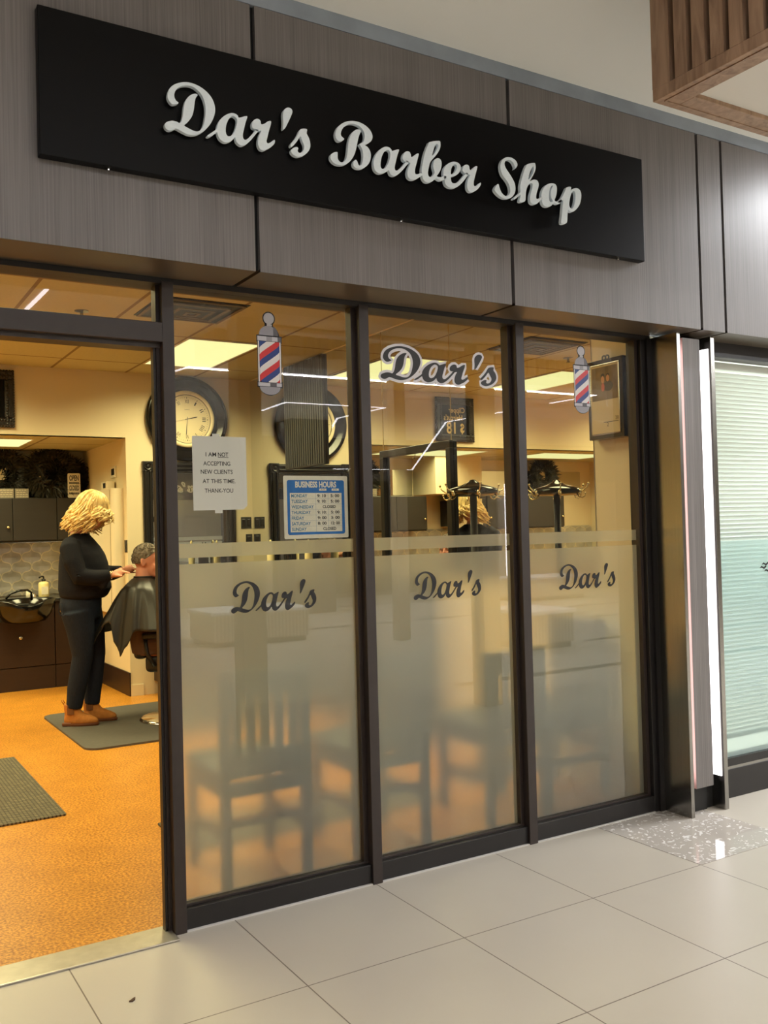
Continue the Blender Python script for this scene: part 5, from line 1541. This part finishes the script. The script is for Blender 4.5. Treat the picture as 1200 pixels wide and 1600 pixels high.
for s in (-1, 1):
    ar = MB().box(-0.20, 0.20, s * 0.27 - 0.035, s * 0.27 + 0.035, 0.66, 0.71, 0.015, 2)
    ar.tube([(-0.18, s * 0.265, 0.66), (-0.17, s * 0.262, 0.55), (-0.12, s * 0.235, 0.45)], 0.016, 8).tube([(0.15, s * 0.265, 0.66), (0.16, s * 0.262, 0.55), (0.12, s * 0.235, 0.45)], 0.016, 8)
    lb('armrest', ar, M['leather_black'], bc, True)
ft = MB().tube([(0.2, -0.16, 0.41), (0.36, -0.16, 0.28), (0.48, -0.16, 0.16)], 0.014, 8).tube([(0.2, 0.16, 0.41), (0.36, 0.16, 0.28), (0.48, 0.16, 0.16)], 0.014, 8)
fo = lb('footrest', ft, M['chrome'], bc, True)
lb('foot_plate', MB().box(0.42, 0.60, -0.20, 0.20, 0.155, 0.18, 0.01), M['leather_black'], fo)
tail = MB().box(-0.30, -0.16, -0.10, 0.10, 0.014 + 0.001, 0.03)
tail.bm.clear()
tail.tube([(-0.02, 0.05, 0.10), (-0.10, 0.20, 0.12), (-0.12, 0.30, 0.16)], 0.012, 8)
lb('pump_lever', tail, M['chrome'], bc, True)

# ================================================================== PEOPLE
RM = lambda v, it=6: [('REMESH', {'mode': 'VOXEL', 'voxel_size': v}), ('SMOOTH', {'factor': 0.5, 'iterations': it})]
def head_mb(mb, H, s=1.0, male=False):
    """adds a head to mb: H maps head space (x forward, y left, z up, origin mid-head) to figure space."""
    q = MB()
    q.ball((-0.012, 0, 0.028), 0.1, 0.97, 0.765, 0.98, 20)
    q.ball((0.028, 0, -0.045), 0.1, 0.62, 0.56, 0.72, 18)
    q.ball((0.052, 0, -0.092), 0.1, 0.34, 0.34 if not male else 0.42, 0.27, 14)
    q.ball((0.030, 0, 0.028), 0.1, 0.60, 0.58, 0.5, 14)
    q.tube([(0.082, 0, 0.012), (0.097, 0, -0.012), (0.108, 0, -0.03), (0.088, 0, -0.038)], [0.009, 0.011, 0.015, 0.010], 10)
    q.ball((0.088, 0, -0.064), 0.016, 0.9, 1.5, 0.55, 10)
    q.ball((0.087, 0, -0.074), 0.015, 0.9, 1.4, 0.6, 10)
    for sy in (-1, 1):
        q.ball((0.062, sy * 0.036, -0.035), 0.03, 0.9, 0.9, 1, 10)
        q.ball((0.076, sy * 0.032, 0.028), 0.016, 0.8, 1.5, 0.6, 8)
        q.tube([(-0.012, sy * 0.076, 0.02), (-0.022, sy * 0.088, 0.022), (-0.026, sy * 0.09, 0.0), (-0.018, sy * 0.086, -0.025), (-0.008, sy * 0.077, -0.034)], [0.010, 0.012, 0.011, 0.010, 0.008], 8)
        q.ball((-0.012, sy * 0.080, -0.004), 0.022, 0.7, 0.4, 1.2, 8)
    q.tube([(-0.03, 0, -0.05), (-0.035, 0, -0.11), (-0.045, 0, -0.17)], [0.06, 0.055 if not male else 0.062, 0.062 if not male else 0.072], 16)
    q.xform(H @ Matrix.Scale(s, 4))
    mb._merge(q.bm)
def eyes(H, T_, parent):
    for sy in (-1, 1):
        q = MB().ball((0.078, sy * 0.032, 0.012), 0.0125, n=12)
        q.xform(T_ @ H)
        e = q.build('eye', M['white'], parent, True)
        q = MB().ball((0.0885, sy * 0.032, 0.012), 0.0045, n=8); q.xform(T_ @ H); q.build('pupil', M['black'], e, True)
def hand_mb(mb, wrist, fdir, palm_n, curl, side, s=1.0):
    """five separate fingers; fdir = finger direction, palm_n = way the palm faces, side = +1/-1 thumb side."""
    w = Vector(wrist); f = Vector(fdir).normalized(); p = Vector(palm_n); p = (p - f * p.dot(f)).normalized()
    t = f.cross(p) * side
    def P(a, b_, c): return w + (f * a + t * b_ + p * c) * s
    mb.tube([P(-0.03, 0, 0), P(0.01, 0, 0), P(0.05, 0, 0), P(0.088, 0, 0.002)], [0.024 * s, 0.026 * s, 0.036 * s, 0.036 * s], 12, flat=1.0)
    for k, (off, ln) in enumerate(((0.030, 0.070), (0.010, 0.078), (-0.011, 0.072), (-0.031, 0.056))):
        a0 = P(0.078, off, 0); pts = [a0]; ang = 0.15 * curl
        cur = Vector(a0); seg = ln * s / 3
        for j in range(3):
            d = f * math.cos(ang) + p * math.sin(ang)
            cur = cur + d * seg; pts.append(cur.copy()); ang += 0.45 * curl
        mb.tube(pts, [0.0095 * s, 0.0088 * s, 0.008 * s, 0.006 * s], 8)
    mb.tube([P(0.02, 0.022, 0.006), P(0.045, 0.045, 0.014), P(0.07, 0.055, 0.022), P(0.092, 0.054, 0.028)], [0.013 * s, 0.0115 * s, 0.010 * s, 0.007 * s], 8)

# ---- the woman
WX, WY = 0.655, 4.06
TW = frame_at(WX, WY, 0.014)
wo = thing('person', 'woman with wavy blond hair in navy top, jeans and tan boots, cutting hair', 'person', (WX, WY, 0.014))
HW = Matrix.Translation((0.085, 0, 1.615)) @ Matrix.Rotation(R(24), 4, 'Y')
b = MB()
head_mb(b, HW)
b.tube([(0.0, 0, 1.52), (-0.015, 0, 1.47), (-0.02, 0, 1.40)], [0.056, 0.06, 0.085], 16)
b.rings([(0.93, -0.01, 0, 0.12, 0.15), (1.1, 0.01, 0, 0.13, 0.15), (1.25, 0.01, 0, 0.12, 0.155), (1.36, -0.005, 0, 0.09, 0.15), (1.42, -0.015, 0, 0.055, 0.09)])
WRN, WRF = (0.275, -0.155, 1.135), (0.285, 0.09, 1.155)
b.tube([(-0.02, -0.17, 1.36), (0.03, -0.22, 1.24), (0.075, -0.235, 1.13), (0.17, -0.20, 1.125), WRN], [0.05, 0.045, 0.042, 0.037, 0.027], 12)
b.tube([(-0.02, 0.17, 1.36), (0.04, 0.22, 1.24), (0.09, 0.225, 1.14), (0.19, 0.16, 1.14), WRF], [0.05, 0.045, 0.042, 0.037, 0.027], 12)
hand_mb(b, WRN, (0.93, 0.16, 0.22), (0.2, 0.1, -1), 0.7, -1, 0.95)
hand_mb(b, WRF, (0.95, -0.12, 0.18), (0.2, -0.2, -1), 0.9, 1, 0.95)
for sy, k in ((-1, 0), (1, 0.06)):
    b.tube([(-0.01, sy * 0.085, 0.92), (0.01 + k * .5, sy * 0.085, 0.68), (0.015 + k, sy * 0.085, 0.48), (-0.02 + k * 1.2, sy * 0.085, 0.3), (-0.055 + k * 1.4, sy * 0.085, 0.10)], [0.08, 0.07, 0.055, 0.05, 0.04], 12)
body = lb('body', b, M['skin'], wo, True, RM(0.0085, 4), TW)
eyes(HW, TW, wo)
# hair: many wavy locks
b = MB()
rh = random.Random(11)
b2 = MB().ball((-0.018, 0, 0.035), 0.1, 1.03, 0.84, 1.02, 20)
b2.xform(HW); b._merge(b2.bm)
for i in range(430):
    az = rh.uniform(-math.pi, math.pi)
    front = abs(az) < R(52)
    rad = 0.113 + rh.uniform(0, 0.016)
    thmax = R(rh.uniform(62, 80)) if front else R(rh.uniform(80, 112))
    pts = []
    ph = rh.uniform(0, 6.28); wl = rh.uniform(0.012, 0.024)
    az2 = az * (1.0 if not front else 1.25)
    for j in range(6):
        th = R(6) + thmax * j / 5
        aa = az + (az2 - az) * j / 5 + wl * 4 * math.sin(ph + j * 1.3)
        pts.append(HW @ Vector((-0.015 + rad * 1.0 * math.sin(th) * math.cos(aa), rad * 0.84 * math.sin(th) * math.sin(aa), 0.03 + rad * 1.05 * math.cos(th))))
    if front:
        L_ = rh.uniform(0.05, 0.11)
    elif abs(az) < R(95):
        L_ = rh.uniform(0.08, 0.17)
    else:
        L_ = rh.uniform(0.11, 0.20)
    last = pts[-1]
    dirw = Vector((math.cos(az) * (0.10 if front else 0.25) - (0 if front else 0.34), math.sin(az) * (0.9 if front else 0.35), -1)).normalized()
    for j in range(1, 7):
        u = j / 6
        off = Vector((math.sin(ph + u * 8.0) * wl, math.cos(ph + u * 7.0) * wl, 0))
        pts.append(last + dirw * L_ * u + off * (0.5 + u))
    r0 = rh.uniform(0.006, 0.0105)
    b.tube(pts, [r0 * .6, r0, r0, r0, r0, r0 * 1.1, r0 * 1.2, r0 * 1.2, r0 * 1.1, r0, r0 * .7, r0 * .25], 6)
lb('hair', b, M['blond'], wo, True, None, TW)
# navy jumper: one garment with sleeves
b = MB()
b.rings([(0.955, 0.012, 0, 0.150, 0.18), (0.975, 0.012, 0, 0.176, 0.195), (1.03, 0.022, 0, 0.197, 0.205), (1.12, 0.018, 0, 0.188, 0.205), (1.22, 0.015, 0, 0.180, 0.205), (1.29, 0.008, 0, 0.163, 0.205), (1.35, 0.0, 0, 0.132, 0.20), (1.40, -0.008, 0, 0.10, 0.165), (1.435, -0.012, 0, 0.078, 0.105), (1.452, -0.014, 0, 0.07, 0.082)], 28)
for sy, el, fo_, wr in ((-1, (0.065, -0.245, 1.13), (0.165, -0.20, 1.118), (0.262, -0.158, 1.132)), (1, (0.085, 0.235, 1.14), (0.18, 0.165, 1.135), (0.272, 0.095, 1.15))):
    b.tube([(-0.03, sy * 0.15, 1.385), (-0.02, sy * 0.205, 1.34), (0.015, sy * 0.235, 1.24), el, fo_, wr], [0.062, 0.076, 0.074, 0.070, 0.060, 0.044], 16)
b.ball((0.21, -0.175, 1.085), 0.05, 0.9, 0.6, 1.2, 10)
top_ = lb('jumper', b, M['navy'], wo, True, RM(0.0095, 5), TW)
b = MB()
for k in range(13):
    u = k / 12
    p = Vector((-0.025, -0.262, 1.35)).lerp(Vector((0.075, -0.312, 1.135)), u)
    b.tube([p + Vector((-0.012, 0.004, -0.004)), p + Vector((0.0, -0.004, 0.004)), p + Vector((0.014, 0.004, -0.004))], 0.0055, 6)
lb('sleeve_lacing', b, M['navy'], top_, True, None, TW)
# jeans
b = MB()
b.rings([(0.995, -0.008, 0, 0.140, 0.165), (0.95, -0.010, 0, 0.150, 0.178), (0.90, -0.014, 0, 0.152, 0.186), (0.85, -0.010, 0, 0.145, 0.182), (0.80, 0.0, 0, 0.125, 0.165)], 28)
b.tube([(-0.012, -0.088, 0.86), (0.012, -0.088, 0.70), (0.022, -0.086, 0.52), (0.0, -0.085, 0.42), (-0.03, -0.085, 0.28), (-0.052, -0.085, 0.13)], [0.122, 0.102, 0.078, 0.074, 0.070, 0.058], 20)
b.tube([(-0.005, 0.088, 0.86), (0.035, 0.088, 0.70), (0.062, 0.086, 0.52), (0.055, 0.085, 0.42), (0.04, 0.085, 0.28), (0.03, 0.085, 0.13)], [0.122, 0.102, 0.078, 0.074, 0.070, 0.058], 20)
jn = lb('jeans', b, M['denim'], wo, True, RM(0.0095, 4), TW)
pk = MB()
pk.tube([(-0.10, -0.172, 0.93), (-0.13, -0.145, 0.925), (-0.135, -0.135, 0.86), (-0.118, -0.15, 0.835), (-0.092, -0.168, 0.85), (-0.10, -0.172, 0.93)], 0.003, 5)
lb('back_pocket', pk, M['denim'], jn, True, None, TW)
def boot(dx, sy, label=None):
    q = MB()
    q.rings([(0.018, dx + 0.005, sy * 0.085, 0.125, 0.042), (0.035, dx + 0.006, sy * 0.085, 0.132, 0.046), (0.055, dx + 0.0, sy * 0.085, 0.124, 0.046), (0.075, dx - 0.02, sy * 0.085, 0.10, 0.044), (0.095, dx - 0.048, sy * 0.085, 0.072, 0.042), (0.125, dx - 0.062, sy * 0.085, 0.060, 0.043), (0.165, dx - 0.062, sy * 0.085, 0.062, 0.046)], 26)
    bt = lb('boot', q, M['suede'], wo, True, RM(0.006, 5), TW)
    q = MB().rings([(0.0, dx + 0.002, sy * 0.085, 0.132, 0.046), (0.012, dx + 0.004, sy * 0.085, 0.137, 0.050), (0.022, dx + 0.005, sy * 0.085, 0.136, 0.049)], 26)
    q.box(dx - 0.13, dx - 0.055, sy * 0.085 - 0.043, sy * 0.085 + 0.043, 0.0, 0.028, 0.008)
    lb('sole', q, M['sole'], bt, False, None, TW)
    q = MB()
    for s in (-1, 1):
        q.box(dx - 0.085, dx - 0.035, sy * 0.085 + s * 0.046 - 0.003, sy * 0.085 + s * 0.046 + 0.003, 0.088, 0.16, 0.002)
    lb('elastic_gusset', q, M['elastic'], bt, False, None, TW)
    q = MB().tube([(dx - 0.118, sy * 0.085, 0.15), (dx - 0.135, sy * 0.085, 0.175), (dx - 0.142, sy * 0.085, 0.19), (dx - 0.13, sy * 0.085, 0.195), (dx - 0.118, sy * 0.085, 0.17)], 0.004, 6)
    lb('pull_tab', q, M['suede'], bt, True, None, TW)
boot(-0.005, -1)
boot(0.085, 1)
q = MB()
for (c, rr_) in (((0.264, -0.158, 1.133), 0.031), ((0.276, -0.154, 1.134), 0.030)):
    q.tube([Vector(c) + Vector((0.006 * math.sin(a), rr_ * math.cos(a), rr_ * math.sin(a))) for a in [2 * math.pi * k / 16 for k in range(17)]], 0.0035, 6, cap=False)
lb('bracelet', q, M['brass'], wo, True, None, TW)

# ---- the seated man
MX, MY = 1.105, 3.84
TM = frame_at(MX, MY, 0)
mn = thing('person', 'seated man with short grey hair under a black barber cape', 'person', (MX, MY, 0.15))
HM = Matrix.Translation((0.0, 0, 1.235))
b = MB()
head_mb(b, HM, 1.04, True)
b.rings([(0.53, 0.02, 0, 0.13, 0.17), (0.68, -0.01, 0, 0.12, 0.165), (0.88, -0.02, 0, 0.125, 0.18), (1.00, -0.03, 0, 0.10, 0.19), (1.06, -0.035, 0, 0.07, 0.13), (1.11, -0.04, 0, 0.062, 0.07)], 24)
for s in (-1, 1):
    b.tube([(-0.03, s * 0.18, 1.0), (0.0, s * 0.24, 0.86), (0.05, s * 0.25, 0.79), (0.18, s * 0.20, 0.80), (0.26, s * 0.14, 0.80)], [0.055, 0.05, 0.043, 0.037, 0.028], 12)
    hand_mb(b, (0.26, s * 0.14, 0.80), (1, -0.35 * s, -0.1), (0.1, 0, -1), 0.8, -s * -1, 1.0)
    b.tube([(0.04, s * 0.10, 0.60), (0.28, s * 0.12, 0.60), (0.50, s * 0.13, 0.59), (0.56, s * 0.12, 0.42), (0.66, s * 0.11, 0.25)], [0.085, 0.078, 0.058, 0.05, 0.04], 14)
lb('body', b, M['skin_red'], mn, True, RM(0.0088, 4), TM)
eyes(HM, TM, mn)
# short hair: close cap with a shorn edge
b = MB()
rr = []
n = 28
for j in range(9):
    th = R(4 + j * 13.5)
    ring = []
    for k in range(n):
        a = 2 * math.pi * k / n
        lim = 1.0
        fr_ = math.cos(a)
        tmax = R(58) if fr_ > 0.75 else R(74) if fr_ > 0.35 else R(88) if fr_ > -0.1 else R(114)
        tt = min(th, tmax)
        ra = 0.106 + 0.004 * math.sin(7 * a + 5 * tt)
        ring.append(b.bm.verts.new((-0.014 + ra * 1.0 * math.sin(tt) * math.cos(a), ra * 0.82 * math.sin(tt) * math.sin(a), 0.030 + ra * 1.02 * math.cos(tt))))
    rr.append(ring)
b._skin(rr, True)
b.xform(HM @ Matrix.Scale(1.04, 4))
rm2 = random.Random(5)
for i in range(500):
    a = rm2.uniform(0, 2 * math.pi); fr_ = math.cos(a)
    tmax = 56 if fr_ > 0.75 else 72 if fr_ > 0.35 else 86 if fr_ > -0.1 else 112
    th = R(rm2.uniform(0, tmax))
    d = Vector((math.sin(th) * math.cos(a), 0.82 * math.sin(th) * math.sin(a), math.cos(th)))
    p = HM @ (Vector((-0.014, 0, 0.030)) * 1.04 + d * 0.110)
    t_ = Vector((0.6, rm2.uniform(-.3, .3), -0.2 if th > 0.9 else 0.2)); t_ = (t_ - d * t_.dot(d)).normalized()
    b.tube([p - t_ * 0.008, p + d * 0.003, p + t_ * 0.012 + d * 0.002], [0.0022, 0.0026, 0.0008], 4)
lb('hair', b, M['grey_hair'], mn, True, None, TM)
# trousers and shoes
b = MB()
b.rings([(0.535, 0.02, 0, 0.15, 0.19), (0.62, 0.0, 0, 0.145, 0.185), (0.74, -0.01, 0, 0.135, 0.175)], 24)
for s in (-1, 1):
    b.tube([(0.0, s * 0.10, 0.615), (0.28, s * 0.12, 0.615), (0.50, s * 0.13, 0.60), (0.56, s * 0.12, 0.43), (0.64, s * 0.11, 0.28)], [0.095, 0.088, 0.07, 0.064, 0.056], 14)
lb('trousers', b, M['trouser'], mn, True, RM(0.010, 4), TM)
for s in (-1, 1):
    q = MB().rings([(0.183, 0.71, s * 0.11, 0.135, 0.045), (0.20, 0.71, s * 0.11, 0.14, 0.05), (0.225, 0.70, s * 0.11, 0.125, 0.048), (0.25, 0.67, s * 0.11, 0.09, 0.045), (0.275, 0.645, s * 0.11, 0.06, 0.045)], 22)
    lb('shoe', q, M['leather_black'], mn, True, None, TM)
# barber cape: a draped cloth from the neck over the chair back
def interp(tab, a):
    for i in range(len(tab) - 1):
        if tab[i][0] <= a <= tab[i + 1][0]:
            u = (a - tab[i][0]) / (tab[i + 1][0] - tab[i][0])
            u = u * u * (3 - 2 * u)
            return tab[i][1] + (tab[i + 1][1] - tab[i][1]) * u
    return tab[-1][1]
hem_z = [(-180, 0.66), (-160, 0.62), (-142, 0.76), (-125, 0.80), (-118, 0.62), (-108, 0.545), (-98, 0.63), (-88, 0.735), (-60, 0.73), (0, 0.60), (90, 0.62), (140, 0.7), (180, 0.66)]
hem_r = [(-180, 0.40), (-160, 0.385), (-140, 0.34), (-122, 0.33), (-108, 0.33), (-90, 0.34), (-45, 0.42), (0, 0.60), (45, 0.42), (90, 0.34), (140, 0.36), (180, 0.40)]
b = MB()
N, ROWS = 96, 26
grid = []
for j in range(ROWS):
    u = j / (ROWS - 1)
    ring = []
    for k in range(N):
        ad = -180 + 360 * k / N
        a = R(ad)
        rn_, zn_ = 0.068, 1.115
        # shoulder level
        ra_sh = math.sqrt((0.115 * math.cos(a)) ** 2 + (0.225 * math.sin(a)) ** 2)
        zs = 1.045
        rh_, zh_ = interp(hem_r, ad), interp(hem_z, ad)
        if u < 0.28:
            v = u / 0.28
            r = rn_ + (ra_sh - rn_) * v; z = zn_ - (zn_ - zs) * v ** 1.6
        else:
            v = (u - 0.28) / 0.72
            r = ra_sh + (rh_ - ra_sh) * (v ** 0.85); z = zs - (zs - zh_) * v ** (1.12)
        fold = 0.014 * u * math.sin(11 * a + 2.0 * u) + 0.008 * u * math.sin(23 * a)
        r += fold
        ring.append(b.bm.verts.new((-0.035 + r * math.cos(a), r * math.sin(a), z)))
    grid.append(ring)
b._skin(grid, False)
cp = lb('cape', b, M['cape'], mn, True, [('SOLIDIFY', {'thickness': 0.003, 'offset': 0})], TM)
cl = MB().tube([(-0.035 + 0.07 * math.cos(a), 0.07 * math.sin(a), 1.118) for a in [2 * math.pi * k / 24 for k in range(25)]], 0.009, 8, cap=False)
lb('collar', cl, M['cape'], cp, True, None, TM)
